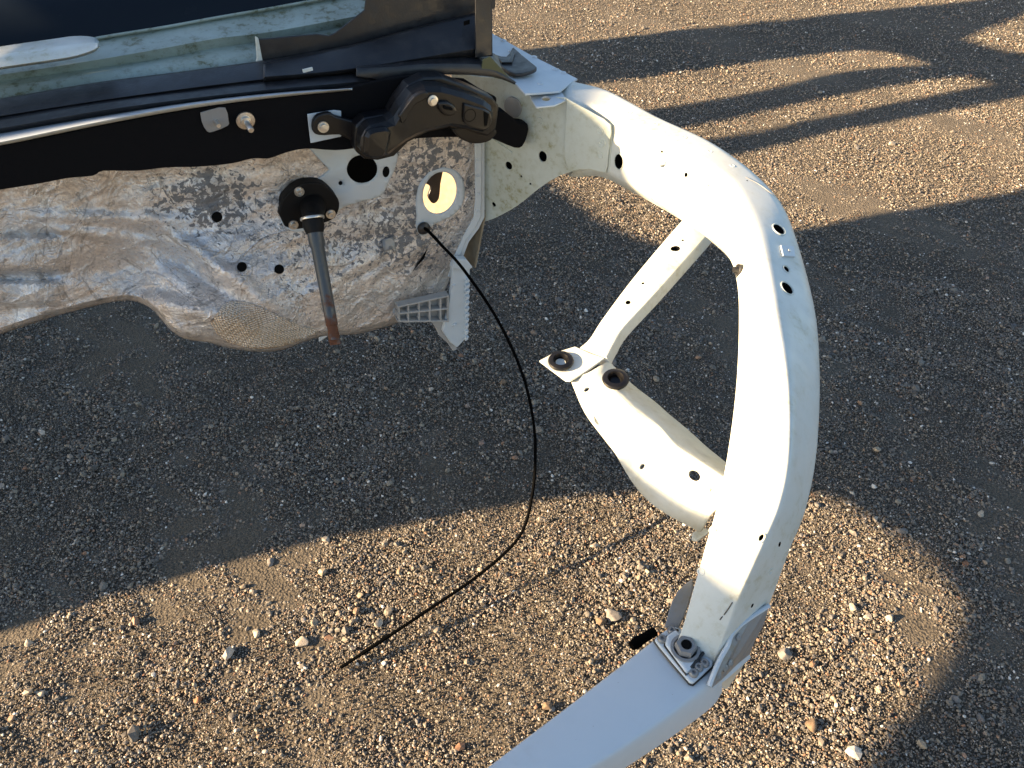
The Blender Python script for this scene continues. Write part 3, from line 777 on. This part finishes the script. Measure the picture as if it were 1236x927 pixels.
plate('rubber_flap', [atz(x, y, 0.988) for x, y in rb], tpn, 0.008, M['rubber'], CAR, bevel=0.002)
rib2 = plate('flap_rib', [atz(x, y, 0.992) for x, y in ((598, 66), (606, 71), (614, 73), (619, 62), (622, 63), (618, 75), (606, 75))], tpn, 0.006, M['shinyblack'], CAR, bevel=0.001)
# olive tinted strip under the grille end
pl2('seal_strip', [(583, 72), (592, 68), (610, 88), (624, 103), (606, 96), (580, 90)], 0.105, mat('olive_seal', (0.07, 0.075, 0.03), 0.6), 0.003)

# --- glossy black housing bolted in the middle
def step_body(name, outl, off0, off1, m, bev, parent=CAR, k=3):
    q = smoothpx(outl + [outl[0]], k)[:-1]
    o = plate(name, [atp(x, y, off1) for x, y in q], FN, off1 - off0, m, parent, bevel=bev, smooth=False)
    o.modifiers['bevel'].segments = 1 if bev > 0.005 else 2
    return o
fl_out = [(424, 172), (425, 186), (436, 195), (452, 197), (472, 192), (494, 175), (518, 163), (545, 157), (562, 160), (590, 168), (600, 160), (604, 132), (596, 121), (565, 107), (535, 96), (512, 97), (494, 106), (480, 124), (466, 141), (436, 146), (425, 156)]
hs = step_body('plastic_housing', [(x + (4 if x < 480 else -1), y - 3) for x, y in fl_out], 0.13, 0.165, M['shinyblack'], 0.004, CAR, 1)
tag(hs, 'glossy black angular plastic housing')
in_out = [(436, 178), (438, 190), (450, 193), (470, 189), (492, 172), (516, 160), (545, 154), (566, 157), (588, 162), (595, 154), (598, 132), (586, 123), (560, 113), (534, 106), (514, 106), (498, 114), (484, 131), (474, 147), (448, 153), (438, 162)]
face = step_body('housing_face', in_out, 0.16, 0.205, M['shinyblack'], 0.010, hs, 1)
step_body('housing_box', [(441, 166), (443, 190), (462, 191), (469, 180), (472, 156), (448, 158)], 0.20, 0.218, M['shinyblack'], 0.006, hs)
step_body('housing_rib', [(482, 140), (500, 117), (514, 111), (517, 118), (500, 128), (487, 150)], 0.2, 0.212, M['shinyblack'], 0.004, hs)
step_body('housing_ledge', [(560, 125), (592, 136), (590, 156), (575, 156), (560, 148)], 0.2, 0.211, M['shinyblack'], 0.003, hs)
lathe('port_ring', atp(567, 139, 0.21), FN, [(0.0125, 0.0), (0.0125, 0.0012), (0.0115, 0.0014), (0.0105, 0.0008), (0, 0.0006)], M['dark'], hs, 24)
pl2('port_slot', [(584, 134), (590, 138), (588, 151), (585, 153)], 0.2125, M['dark'], 0.001, 0, hs)
lathe('housing_screw', atp(522, 121, 0.206), FN, [(0.010, 0.0), (0.010, 0.003), (0.006, 0.004), (0.006, 0.008), (0, 0.008)], M['steel'], hs, 16)
step_body('housing_clip', [(528, 124), (540, 123), (550, 129), (551, 138), (540, 141), (531, 134)], 0.2, 0.214, M['shinyblack'], 0.004, hs, 2)
step_body('clip_tongue', [(536, 128), (547, 131), (546, 134), (536, 132)], 0.213, 0.219, M['dark'], 0.001, hs, 1)
# under side shadow lobe shaped as a solid black piece, and the black foam block on the right
step_body('housing_shadow', [(545, 155), (556, 168), (574, 174), (592, 170), (600, 158), (580, 152)], 0.12, 0.15, M['shinyblack'], 0.004, hs)
step_body('foam_block', [(588, 165), (602, 134), (616, 140), (626, 148), (638, 150), (637, 164), (631, 177), (622, 179), (600, 170)], 0.10, 0.13, M['felt'], 0.004, CAR, 2)
# bracket tab on the left with its bolt
plate('bracket_backing', [FE(x, y, 0.006) for x, y in ((371, 138), (403, 133), (412, 134), (412, 165), (375, 173))], FN, 0.003, M['paint_sky_tint'], CAR, bevel=0.001)
bt_ = step_body('housing_bracket', [(378, 146), (384, 139), (398, 136), (404, 140), (426, 146), (438, 150), (438, 170), (424, 170), (410, 163), (392, 164), (380, 162), (377, 154)], 0.128, 0.14, M['shinyblack'], 0.003, hs, 2)
lathe('bracket_bolt', atp(390, 153, 0.14), FN, [(0, 0), (0.0105, 0.0), (0.0105, 0.003), (0.0075, 0.003), (0.007, 0.008), (0, 0.009)], M['steel'], bt_, 20)
# black sheet giving the hollow under the shelf its shade, behind the housing
pl2('hollow_shade', [(420, 105), (470, 100), (520, 92), (560, 95), (576, 105), (574, 128), (540, 140), (430, 150)], 0.098, M['felt'], 0.003, 0)

# --- pale post and grey plastic lattice at the firewall's lower corner
post = [(546, 322), (553, 314), (568, 322), (567, 335), (566, 360), (563, 408), (552, 420), (544, 414), (534, 400), (541, 372), (545, 345)]
po = pl2('lower_post', post, 0.05, M['paint_sky_tint'], 0.012, 0.003)
pl2('post_cap', [(545, 324), (551, 313), (563, 313), (571, 323), (562, 328)], 0.058, M['paint_sky_tint'], 0.02, 0.003, po)
for i, y in enumerate(range(338, 410, 7)):
    pl2('post_tooth', [(563, y), (568 - i * 0.2, y - 2), (567 - i * 0.2, y + 2), (562, y + 4)], 0.06, M['paint_sky_tint'], 0.012, 0.001, po)
for (x, y) in ((548, 345), (549, 392)):
    lathe('rivet', atp(x, y, 0.05), FN, [(0.006, 0), (0.005, 0.004), (0, 0.004)], M['paint_sky_tint'], po, 14)
lat = pl2('plastic_lattice', [(479, 372), (495, 366), (520, 360), (540, 357), (542, 362), (541, 385), (534, 388), (512, 388), (490, 390), (482, 388)], 0.035, M['lattice'], 0.004, 0.001)
for x in (481, 492, 505, 518, 531, 540):
    pl2('lattice_rib', [(x, 370 - (x - 480) * 0.2), (x + 2, 370 - (x - 480) * 0.2), (x + 2, 388), (x, 388)], 0.055, M['lattice'], 0.024, 0.001, lat)
for y, a in ((370, 0.22), (378, 0.1), (387, 0)):
    pl2('lattice_rib', [(480, y), (542, y - 62 * a), (542, y - 62 * a + 2), (480, y + 2)], 0.056, M['lattice'], 0.022, 0.001, lat)
pl2('torn_edge', [(520, 388), (541, 386), (546, 400), (552, 422), (547, 424), (540, 414), (530, 405), (526, 396)], 0.04, M['lattice'], 0.01, 0.002)

# --- the big curved fender rail
ST = [((690, 216), .835, (664, 118), .955, (684, 92), .962),
      ((731, 208), .825, (712, 126), .95, (735, 106), .955),
      ((775, 232), .822, (770, 153), .945, (795, 138), .95),
      ((822, 260), .832, (830, 184), .94, (860, 168), .94),
      ((853, 283), .845, (882, 218), .932, (912, 205), .92),
      ((879, 310), .855, (908, 264), .925, (946, 242), .908),
      ((889, 345), .86, (924, 312), .918, (966, 290), .890),
      ((890, 400), .86, (938, 382), .905, (987, 370), .868),
      ((886, 470), .85, (952, 462), .89, (993, 450), .845),
      ((876, 545), .83, (954, 545), .865, (989, 542), .81),
      ((864, 605), .805, (944, 605), .835, (976, 610), .775),
      ((850, 655), .775, (922, 658), .80, (957, 658), .75),
      ((836, 705), .735, (898, 712), .75, (936, 715), .69),
      ((822, 755), .69, (878, 765), .695, (916, 762), .635),
      ((808, 790), .655, (862, 806), .655, (900, 800), .60)]
def rail():
    keys = []
    for (l, zl, m_, zm, r, zr) in ST:
        keys.append([atz(*l, zl), atz(*m_, zm), atz(*r, zr)])
    keys[0] = [atq(708, 207, -0.014), atq(694, 124, -0.006), atz(688, 93, 0.962)]
    keys.insert(0, [atq(692, 207, -0.02), atq(672, 120, -0.014), atz(668, 82, 0.955)])
    n = 7
    Ls, Ms, Rs = (catmull([k[i] for k in keys], n) for i in range(3))
    rows = []
    for i, (a, m_, r) in enumerate(zip(Ls, Ms, Rs)):
        t = i / (len(Ls) - 1)
        w = (r - a); w.z = 0; w.normalize()
        rb_ = r + Vector((0, 0, -0.075)) - w * 0.012
        lb = a + Vector((0, 0, -0.03)) + w * 0.028
        rows.append(round_section([a, m_, r, rb_, lb], [(0.25, 0.08), (0.07, 0.22), (0.28, 0.2), (0.1, 0.1), (0.1, 0.25)]))
    return loft('fender_rail', rows, M['paint'], CAR)
ra = rail()
tag(ra, 'white curved fender rail')
rt = tree_of(ra)
cs = []
for (x, y, r, sx) in ((747, 195, 0.0155, 0.75), (940, 277, 0.0105, 1.25), (950, 348, 0.0105, 1.15), (949, 325, 0.005, 1.3), (919, 649, 0.0045, 0.6), (941, 657, 0.004, 0.7), (908, 731, 0.0035, 0.8), (891, 331, 0.007, 0.7), (799, 183, 0.0028, 1), (828, 211, 0.0042, 1), (855, 224, 0.0016, 1), (902, 218, 0.0018, 1)):
    h, n_ = hit(rt, x, y)
    if h is None: print('miss', x, y); continue
    cs.append((h, n_, r, sx, 0, 0.03))
for (P_, n_, r_, sx_, ro_, de_) in cs[:5]:
    u_, v_, w_ = frame(n_)
    tube('hole_lip', [P_ + (u_ * math.cos(a) * sx_ + v_ * math.sin(a)) * (r_ + 0.0012) + w_ * 0.0002 for a in [2 * math.pi * k / 28 for k in range(29)]], 0.0013, M['paint_old'], ra, 6)
cut(ra, cs, M['dark'])
rt = tree_of(ra)
def rpt(x, y, k=0.0):
    h, n_ = hit(rt, x, y)
    if h is None: return atz(x, y, 0.9)
    return h + n_ * k
def rail_patch(name, poly, m, th, k, parent):
    pts = [rpt(x, y, k) for x, y in poly]
    n_ = hit(rt, sum(p[0] for p in poly) / len(poly), sum(p[1] for p in poly) / len(poly))[1]
    return plate(name, pts, n_, th, m, parent, bevel=th * 0.3)
rail_patch('square_tab', ((941, 297), (957, 298), (959, 311), (944, 310)), M['paint_sky_tint'], 0.003, 0.003, ra)
h, n_ = hit(rt, 951, 304)
lathe('tab_rivet', h + n_ * 0.003, n_, [(0.003, 0), (0.003, 0.0015), (0, 0.0025)], M['steel'], ra, 12)
h, n_ = hit(rt, 801, 193)
tube('wire_clip', [h + n_ * 0.003 + Vector(v) for v in ((-0.022, 0, -0.006), (-0.008, -0.004, -0.008), (0.006, -0.004, -0.005), (0.010, -0.002, 0.006), (0.004, 0, 0.016))], 0.0022, M['paint'], ra, 8)
h, n_ = hit(rt, 893, 326)
lathe('push_clip', h, Vector((-1, -0.2, 0.2)), [(0, -0.002), (0.010, -0.002), (0.010, 0.004), (0.006, 0.005), (0.005, 0.011), (0, 0.011)], M['rubber'], ra, 16)
for (x, y) in ((760, 136), (792, 150), (826, 166), (857, 183), (884, 200), (905, 640), (930, 690), (846, 690), (860, 640), (886, 300), (760, 214), (812, 243), (843, 266)):
    P_, n_ = hit(rt, x, y)
    if P_: lathe('spot_weld', P_ - n_ * 0.0004, n_, [(0.0052, 0.0), (0.0047, 0.0010), (0.0036, 0.0010), (0.003, 0.0003), (0, 0.0003)], M['paint'], ra, 14)
# sealing seam along the rail's start and the scratched crease
seam = [rpt(x, y, 0.0006) for x, y in ((735, 207), (737, 180), (738, 156), (736, 150), (722, 141), (706, 131), (692, 122))]
tube('seam_sealer', catmull(seam, 4), 0.0022, M['paint_old'], ra, 8)
sm2 = [rpt(x, y, 0.0004) for x, y in ((900, 214), (915, 222), (930, 233), (943, 245))]
tube('lap_joint', catmull(sm2, 4), 0.0009, M['greysteel'], ra, 6)
for pts in ([(884, 727), (879, 735), (874, 742)], [(872, 744), (869, 748)], ):
    tube('scratch', [rpt(x, y, 0.0002) for x, y in pts], 0.0008, M['rubber'], ra, 6)

# --- headlamp bracket: upper arm
def arm_upper():
    A = [((830, 256), .80), ((802, 288), .79), ((762, 336), .765), ((727, 383), .735), ((712, 406), .722), ((697, 419), .712), ((672, 428), .710)]
    B = [((862, 278), .795), ((838, 305), .785), ((796, 352), .765), ((757, 394), .735), ((744, 415), .722), ((735, 432), .712), ((700, 450), .708)]
    a = catmull([atz(*p, z) for p, z in A[:6]], 5); b_ = catmull([atz(*p, z) for p, z in B[:6]], 5)
    rows = []
    for i, (p, q) in enumerate(zip(a, b_)):
        w = (q - p).normalized()
        m_ = (p + q) / 2 + UP * 0.004
        rows.append(round_section([p + UP * -0.006, p + w * 0.006, m_, q - w * 0.004, q + UP * -0.022 + w * 0.003, q + UP * -0.023 - w * 0.004, p + UP * -0.008], [(0.2, 0.15), (0.15, 0.1), (0.3, 0.3), (0.1, 0.12), (0.1, 0.1), (0.1, 0.1), (0.1, 0.1)], 3))
    return loft('headlamp_bracket', rows, M['paint'], CAR)
au = arm_upper()
aut = tree_of(au)
cs = []
for (x, y, r, sx) in ((815, 300, 0.0075, 1.25), (824, 290, 0.0025, 1), (758, 365, 0.0048, 1), (776, 342, 0.0028, 1)):
    h, n_ = hit(aut, x, y)
    if h: cs.append((h, n_, r, sx, 0.5, 0.05))
cut(au, cs, M['dark'])
ep = [atz(*p, z) for p, z in (((651, 435), .709), ((668, 426), .711), ((694, 418), .713), ((712, 426), .713), ((730, 432), .711), ((708, 448), .707), ((689, 459), .705), ((683, 459), .702))]
e1 = plate('bracket_plate', ep, UP, 0.004, M['paint'], au, bevel=0.0015)
def grommet(x, y, z, par):
    P = atz(x, y, z)
    nn = Vector((-0.05, -0.12, 1)).normalized()
    gr_ = lathe('rubber_grommet', P, nn, [(0.011, -0.004), (0.0215, -0.002), (0.0225, 0.0015), (0.021, 0.004), (0.0165, 0.0055), (0.0135, 0.0055), (0.0115, 0.001), (0.0105, -0.004), (0.010, -0.006)], M['shinyblack'], par, 28)
    lathe('grommet_core', P, nn, [(0, -0.006), (0.0105, -0.006), (0.0105, -0.001), (0.008, -0.0045), (0, -0.005)], M['dark'], gr_, 20)
grommet(677, 436, 0.711, e1)
# --- lower arm
def arm_lower():
    T = [((734, 436), (712, 450), (696, 456), (690, 462)), ((762, 464), (743, 474), (712, 492), (706, 498)), ((789, 485), (770, 499), (733, 526), (730, 530)),
         ((806, 500), (795, 517), (750, 545), (743, 548)), ((830, 520), (815, 540), (775, 572), (760, 576)), ((852, 540), (841, 557), (803, 593), (777, 598)),
         ((874, 558), (868, 575), (832, 611), (800, 617)), ((892, 575), (890, 590), (858, 622), (846, 642))]
    Z = [(.700, .708, .698, .696), (.698, .722, .695, .694), (.698, .728, .692, .693), (.700, .732, .692, .688), (.703, .737, .696, .680), (.710, .744, .702, .672), (.720, .752, .710, .676), (.735, .765, .725, .686)]
    ks = [[atz(*p, z) for p, z in zip(a, b_)] for a, b_ in zip(T, Z)]
    cols = [catmull([k[i] for k in ks], 5) for i in range(4)]
    rows = []
    for i in range(len(cols[0])):
        e1_, e2, e3, e4 = (c[i] for c in cols)
        sec = [e1_]
        for A, P, B, r in ((e1_, e2, e3, 0.16), (e2, e3, e4, 0.05)):
            a = P + (A - P) * r; b_ = P + (B - P) * r
            sec += [a * (1 - t) ** 2 + P * 2 * t * (1 - t) + b_ * t * t for t in (0, .25, .5, .75, 1)]
        sec.append(e4)
        rows.append(sec)
    return loft('bracket_lower_arm', rows, M['paint'], CAR, closed=False, caps=False, solid=0.0035)
al = arm_lower()
al.data.set_sharp_from_angle(angle=math.radians(14))
alt = tree_of(al)
cs = []
for (x, y, r, sx) in ((708, 470, 0.0055, 0.8), (775, 563, 0.0050, 0.8), (838, 574, 0.007, 1.5)):
    h, n_ = hit(alt, x, y)
    if h: cs.append((h, n_, r, sx, 0.2, 0.02))
cut(al, cs)
grommet(743, 458, 0.724, al)
def surf(t, x, y, k):
    h, n_ = hit(t, x, y); return h + n_ * k
tube('pressed_bead', catmull([surf(alt, x, y, 0.0005) for x, y in ((798, 565), (815, 574), (840, 586), (858, 592))], 4), 0.0028, M['paint'], al, 8)
plate('foot_tab', [atz(*p, .665) for p in ((836, 642), (848, 636), (858, 640), (842, 652), (835, 650))], UP, 0.006, M['paint'], CAR, bevel=0.002)

# --- front crossmember
def cross():
    zt = 0.655
    Lp = [((430, 1042), zt), ((520, 977), zt), ((605, 912), zt), ((700, 840), zt), ((792, 769), zt), ((814, 752), zt)]
    Rp = [((590, 1000), zt), ((680, 947), zt), ((738, 912), zt), ((805, 866), zt), ((858, 824), zt), ((872, 806), zt)]
    LP = [atz(*p, z) for p, z in Lp]; RP = [atz(*p, z) for p, z in Rp]
    d0 = (LP[0] - LP[1]).normalized(); w0 = (RP[1] - LP[1])
    LP[0] = LP[1] + d0 * 0.12; RP[0] = LP[0] + w0
    for k in (0.35, 0.7):
        LP.insert(0, LP[0] + (d0 + Vector((-0.25 * k, 0.1 * k, 0))) * 0.35); RP.insert(0, LP[0] + w0)
    a = catmull(LP, 5); b_ = catmull(RP, 5)
    rows = []
    for p, q in zip(a, b_):
        w = (q - p).normalized()
        rows.append(round_section([p, q, q + UP * -0.055 + w * 0.012, p + UP * -0.055], [(0.12, 0.06), (0.07, 0.22), (0.1, 0.1), (0.1, 0.1)], 4))
    return loft('front_crossmember', rows, M['paint_sky_tint'], CAR)
cm = cross()
tag(cm, 'white crossmember, tinted bluish for sky shade')
# nut plate
zn = 0.664
npl = [atz(x, y, zn) for x, y in ((790, 771), (797, 765), (811, 755), (818, 757), (840, 777), (861, 798), (860, 803), (848, 814), (837, 824), (833, 823), (812, 799), (795, 778))]
nu = plate('nut_plate', npl, UP, 0.006, M['paint_sky_tint'], cm, bevel=0.002)
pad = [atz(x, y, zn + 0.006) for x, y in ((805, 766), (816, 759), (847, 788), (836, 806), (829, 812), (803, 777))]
plate('raised_pad', pad, UP, 0.006, M['paint_sky_tint'], nu, bevel=0.003)
def outline(pts_, r_, par):
    P_ = [p + UP * -0.002 for p in pts_]; c_ = sum(P_, Vector()) / len(P_)
    P_ = [p + (p - c_).normalized() * 0.0004 for p in P_]
    tube('grime_line', P_ + [P_[0]], r_, M['rubber'], par, 6)
outline([p + UP * -0.004 for p in npl], 0.0014, nu)
outline([p + UP * -0.004 for p in pad], 0.0012, nu)
tube('plate_notch', [atz(x, y, zn + 0.001) for x, y in ((806, 777), (815, 766), (818, 760))], 0.0018, M['rubber'], nu, 6)
cN = atz(827, 783, zn + 0.006)
lathe('weld_ring', cN, UP, [(0.0185, 0.0), (0.0185, 0.0025), (0.0150, 0.003), (0.0135, 0.0)], M['greysteel'], nu, 28)
hexn = lathe('hex_nut', cN, UP, [(0.0138, 0.0), (0.0138, 0.008), (0.0122, 0.0105), (0.0065, 0.0105), (0.0062, 0.003), (0, 0.003)], M['greysteel'], nu, rot=0.3, hexa=True)
lathe('nut_bore', cN + UP * 0.0105, UP, [(0.0068, 0.0), (0.0066, 0.0006), (0.006, -0.001), (0, -0.001)], M['dark'], nu, 20)
for (x, y) in ((811, 762), (799, 772), (850, 801), (837, 813), (843, 806)):
    P = atz(x, y, zn)
    lathe('rivet_nut', P, UP, [(0.0062, 0.0), (0.0062, 0.002), (0.0045, 0.0045), (0.0025, 0.0045), (0.002, 0.002), (0, 0.002)], M['greysteel'], nu, 16)
pts = [atz(x, y, zn + 0.004) for x, y in ((833, 806), (840, 798), (849, 788))]
tube('weld_edge', pts, 0.0022, M['rubber'], nu, 8)
# torn flange, right
tf = [(856, 828), (862, 812), (870, 794), (878, 780), (882, 768), (888, 759), (905, 746), (928, 731), (926, 742), (921, 756), (912, 772), (905, 790), (890, 802), (872, 820), (860, 830)]
zf = [.648, .655, .66, .665, .67, .672, .672, .672, .655, .64, .625, .605, .61, .625, .64]
tfp = [atz(x, y, z + 0.01) for (x, y), z in zip(tf, zf)]
tn = Vector((0.55, -0.6, 0.55)).normalized()
tfo = plate('torn_flange', tfp, tn, 0.004, M['greysteel'], CAR, bevel=0.0012)
tube('flange_lip', catmull([atz(x, y, z + 0.012) for (x, y), z in list(zip(tf, zf))[0:8]], 4), 0.0032, M['paint_sky_tint'], tfo, 8)
plate('flange_skirt', [atz(x, y, z) for (x, y), z in zip([(858, 830), (875, 812), (895, 797), (905, 789), (907, 794), (880, 818), (862, 832)], [.65, .63, .615, .61, .60, .615, .64])], tn, 0.004, M['paint_sky_tint'], tfo, bevel=0.001)
for (x, y) in ((866, 816), (874, 806), (880, 800), (890, 769)):
    lathe('flange_rivet', atz(x, y, 0.652 if y > 780 else 0.672), tn, [(0.005, 0.0), (0.005, 0.003), (0.002, 0.004), (0, 0.003)], M['greysteel'], tfo, 12)
# left flange
lf = [(802, 758), (806, 742), (811, 726), (818, 713), (828, 704), (836, 698), (836, 712), (829, 734), (819, 758)]
plate('left_flange', [atz(x, y, 0.66 + (758 - y) * 0.0006) for x, y in lf], Vector((-0.5, -0.5, 0.7)).normalized(), 0.004, M['greysteel'], CAR, bevel=0.001)
# black connector under the left edge
ck = [atz(762, 780, .62), atz(768, 776, .62), atz(776, 771, .62), atz(790, 762, .62)]
tube('wire_connector', ck, 0, M['cable'], CAR, 10, [0.006, 0.008, 0.0065, 0.0065])

fix_parent()

# ------------------------------------------------------------------ cable
cp = [(*p, z) for p, z in (((511, 274), None), ((524, 287), None))]
C = [atp(511, 274, relief(511, 274) + 0.015), atp(519, 281, 0.045), atp(533, 296, 0.075), atp(560, 326, 0.11), atp(600, 385, 0.155), atz(630, 450, 0.335), atz(644, 510, 0.26), atz(646, 560, 0.20), atz(642, 600, 0.15), atz(632, 638, 0.105), atz(612, 665, 0.08), atz(570, 700, 0.058), atz(520, 734, 0.044), atz(460, 774, 0.03), atz(411, 806, 0.014)]
cb = tube('release_cable', catmull(C, 8), 0.0038, M['cable'], None, 8)
tag(cb, 'thin black cable hanging from the firewall grommet down to the gravel', 'cable')
sl = tube('cable_sleeve', catmull([atz(470, 767, 0.032), atz(455, 777, 0.029), atz(438, 788, 0.023)], 4), 0.0048, M['cable'], cb, 8)

# ------------------------------------------------------------------ larger stones that can be told apart
def stone(x, y, r, m, label, seed, z=0.35, flat=(1, 0.8, 0.62)):
    me = rock_mesh('stone', seed, 3, flat, 9)
    o = link('stone', me, M[m], None)
    P = atz(x, y, 0)
    o.location = (P.x, P.y, r * z); o.scale = (r, r, r); o.rotation_euler = (0, 0, seed * 1.3)
    tag(o, label, 'stone')
SN = [(36, 777, .012, 'st_pale', 'angular pale stone at far left just inside the sunlight edge'),
      (50, 838, .011, 'st_pale', 'rounded cream stone in the sun, lowest at far left'),
      (328, 680, .014, 'st_grey', 'flat pointed grey stone lying on the shadow edge'),
      (394, 652, .011, 'st_pale', 'small cream stone just above the shadow edge'),
      (457, 753, .012, 'st_pale', 'blocky pale stone beside the lower run of the cable'),
      (364, 777, .018, 'st_pale', 'broad flat pale stone left of the cable end'),
      (310, 765, .014, 'st_pale', 'upright cream stone in a sunlit cluster on the left'),
      (240, 846, .012, 'st_red', 'narrow orange stone with a long shadow at lower left'),
      (717, 660, .011, 'st_pale', 'small squarish stone sunlit below the bracket'),
      (741, 744, .022, 'st_grey', 'large rounded grey stone left of the nut plate'),
      (725, 752, .014, 'st_brown', 'brown stone touching the large rounded grey stone'),
      (660, 853, .012, 'st_brown', 'brown stone left of the front crossmember'),
      (1028, 735, .016, 'st_pale', 'pale stone, left one in the row right of the rail'),
      (1046, 746, .013, 'st_pale', 'pale stone, middle one in the row right of the rail'),
      (1072, 748, .015, 'st_pale', 'pale stone, right one in the row right of the rail'),
      (1086, 643, .018, 'st_grey', 'flat grey stone on the rounded shadow edge at right'),
      (1056, 628, .010, 'st_pale', 'small pale stone on the shadow edge near the rail'),
      (1164, 682, .013, 'st_red', 'flat reddish stone in the shade at right'),
      (1183, 621, .012, 'st_pale', 'pale stone in the shade near the right edge'),
      (947, 790, .020, 'st_grey', 'large dark grey stone below the torn flange'),
      (1075, 175, .022, 'st_pale', 'flat pale stone alone in the far sunlit band'),
      (608, 463, .014, 'st_brown', 'dark stone in the shade left of the hanging cable'),
      (1152, 846, .012, 'st_grey', 'rounded grey stone in the lower right shade'),
      (978, 877, .016, 'st_brown', 'brown stone near the bottom, right of the crossmember')]
for i, (x, y, r, m_, lb) in enumerate(SN):
    stone(x, y, r, m_, lb, 200 + i, flat=(1, 0.8, 0.4) if 'flat' in lb else (1, 0.85, 0.7))

# ------------------------------------------------------------------ an added unseen sheet to the left, cut to shape the yard's shadows
XC = -3.2
def sp(P):                       # point on the sheet's plane that shades P
    s = (P.x - XC) / -TO_SUN.x
    return P + TO_SUN * s
def gs(x, y): return sp(atz(x, y, 0))
SHEET = []
def dark(pts, holes=()):
    V, Fc = solid_poly(pts, Vector((1, 0, 0)), 0.005, holes)
    k = len(SHEET_V); SHEET_V.extend(V); SHEET_F.extend([tuple(i + k for i in f) for f in Fc])
SHEET_V, SHEET_F = [], []
edge = [(-90, 790), (-20, 771), (18, 760), (90, 735), (200, 703), (300, 676), (400, 650), (480, 636), (560, 622), (640, 606), (700, 600), (800, 592), (900, 588), (985, 598), (1040, 622), (1090, 655), (1130, 690), (1152, 722), (1158, 750), (1145, 790), (1105, 845), (1060, 900), (1020, 960), (1000, 1010)]
edge = smoothpx(edge, 3)
outer = edge + [(1330, 1010), (1320, 600), (1300, 216)]
# up the right-hand side: lit triangle, then the far boundary back to the left
outer += [(1300, 104), (1218, 120)][:0]
lower_band = [(1218, 232), (1100, 252), (980, 274), (880, 292), (800, 296), (760, 282), (720, 262), (690, 240), (672, 222), (640, 214), (560, 210)]
outer += lower_band + [(-90, 260)]
dark([gs(x, y) for x, y in outer], holes=[[sp(ip_c + frame(ipn)[0] * a * 0.12 + frame(ipn)[1] * b_ * 0.10) for a, b_ in ((-1, -1), (1, -1), (1, 1), (-1, 1))]])
# far stripes: the dark lanes between the lit fingers
f1t = [(560, 118), (721, 99), (840, 84), (956, 70), (1040, 61), (1085, 66), (1118, 78)]
f1b = [(1118, 79), (1060, 82), (1008, 89), (883, 117), (783, 133), (700, 150), (560, 172)]
f2t = [(700, 176), (836, 153), (956, 127), (1060, 107), (1113, 98), (1165, 92), (1191, 100)]
f2b = [(1191, 103), (1150, 110), (1113, 118), (1008, 138), (862, 167), (700, 190)]
b_up = [(560, 205), (700, 210), (893, 187), (1008, 159), (1113, 141), (1217, 121), (1320, 102)]
top_e = [(560, 70), (668, 55), (841, 34), (1050, 13), (1160, 2), (1320, -12)]
tri = [(1165, 47), (1217, 28), (1320, 0), (1320, 66), (1217, 62)]
dark([gs(x, y) for x, y in top_e[:-1] + [(1320, -10), (1217, 26), (1165, 47), (1217, 62), (1320, 68)] + list(reversed(b_up))], holes=[[gs(x, y) for x, y in smoothpx(f1t, 2) + smoothpx(f1b, 2)], [gs(x, y) for x, y in smoothpx(f2t, 2) + smoothpx(f2b, 2)]])
# shading of the two ends of the rail, the crossmember and the cowl (more pieces of the added sheet)
def pz(x, y, z): return sp(atz(x, y, z))
def body_shade(pts): dark([sp(p) for p in pts])
dark([Vector((XC, y, z)) for y, z in ((.66, 1.985), (.66, 2.06), (.705, 2.098), (.765, 2.150), (.772, 2.184), (.80, 2.193), (.863, 2.205), (.907, 2.208), (1.0, 2.30), (1.5, 2.30), (1.5, 1.985))])
fe = [sp(atz(*p, z)) for p, z in (((743, 546), .697), ((775, 572), .696), ((803, 593), .702), ((832, 611), .710), ((858, 622), .725))]
dark([Vector((XC, p.y, p.z + 0.005)) for p in fe] + [Vector((XC, -.125, 2.0)), Vector((XC, -.125, 1.80)), Vector((XC, .13, 1.80))])
dark([Vector((XC, y, z)) for y, z in ((-0.5, 1.74), (-0.13, 1.74), (-0.13, 2.036), (-0.22, 2.040), (-0.5, 2.04))])
dark([sp(p) for p in [atp(-80, 190, .13), atp(18, 174, .13), atp(120, 154, .13), atp(230, 132, .13), atp(560, 180, .15), atp(600, 40, .1), atp(560, -90, -.13), atp(330, -60, -.15), atp(130, 0, -.16), atp(-80, 60, -.15)]],
     holes=[[sp(atp(x, y, o)) for x, y, o in ((0, 86, .01), (60, 76, .012), (118, 60, .012), (118, 48, -.07), (90, 42, -.075), (0, 54, -.075))]])
me = bpy.data.meshes.new('shade_sheet'); me.from_pydata([tuple(v) for v in SHEET_V], [], SHEET_F); me.update()
vs = link('shade_sheet', me, M['paint_sky_tint'], None, smooth=False)
tag(vs, 'added unseen sheet with cut out openings, shading the car and yard from the left', 'van side')
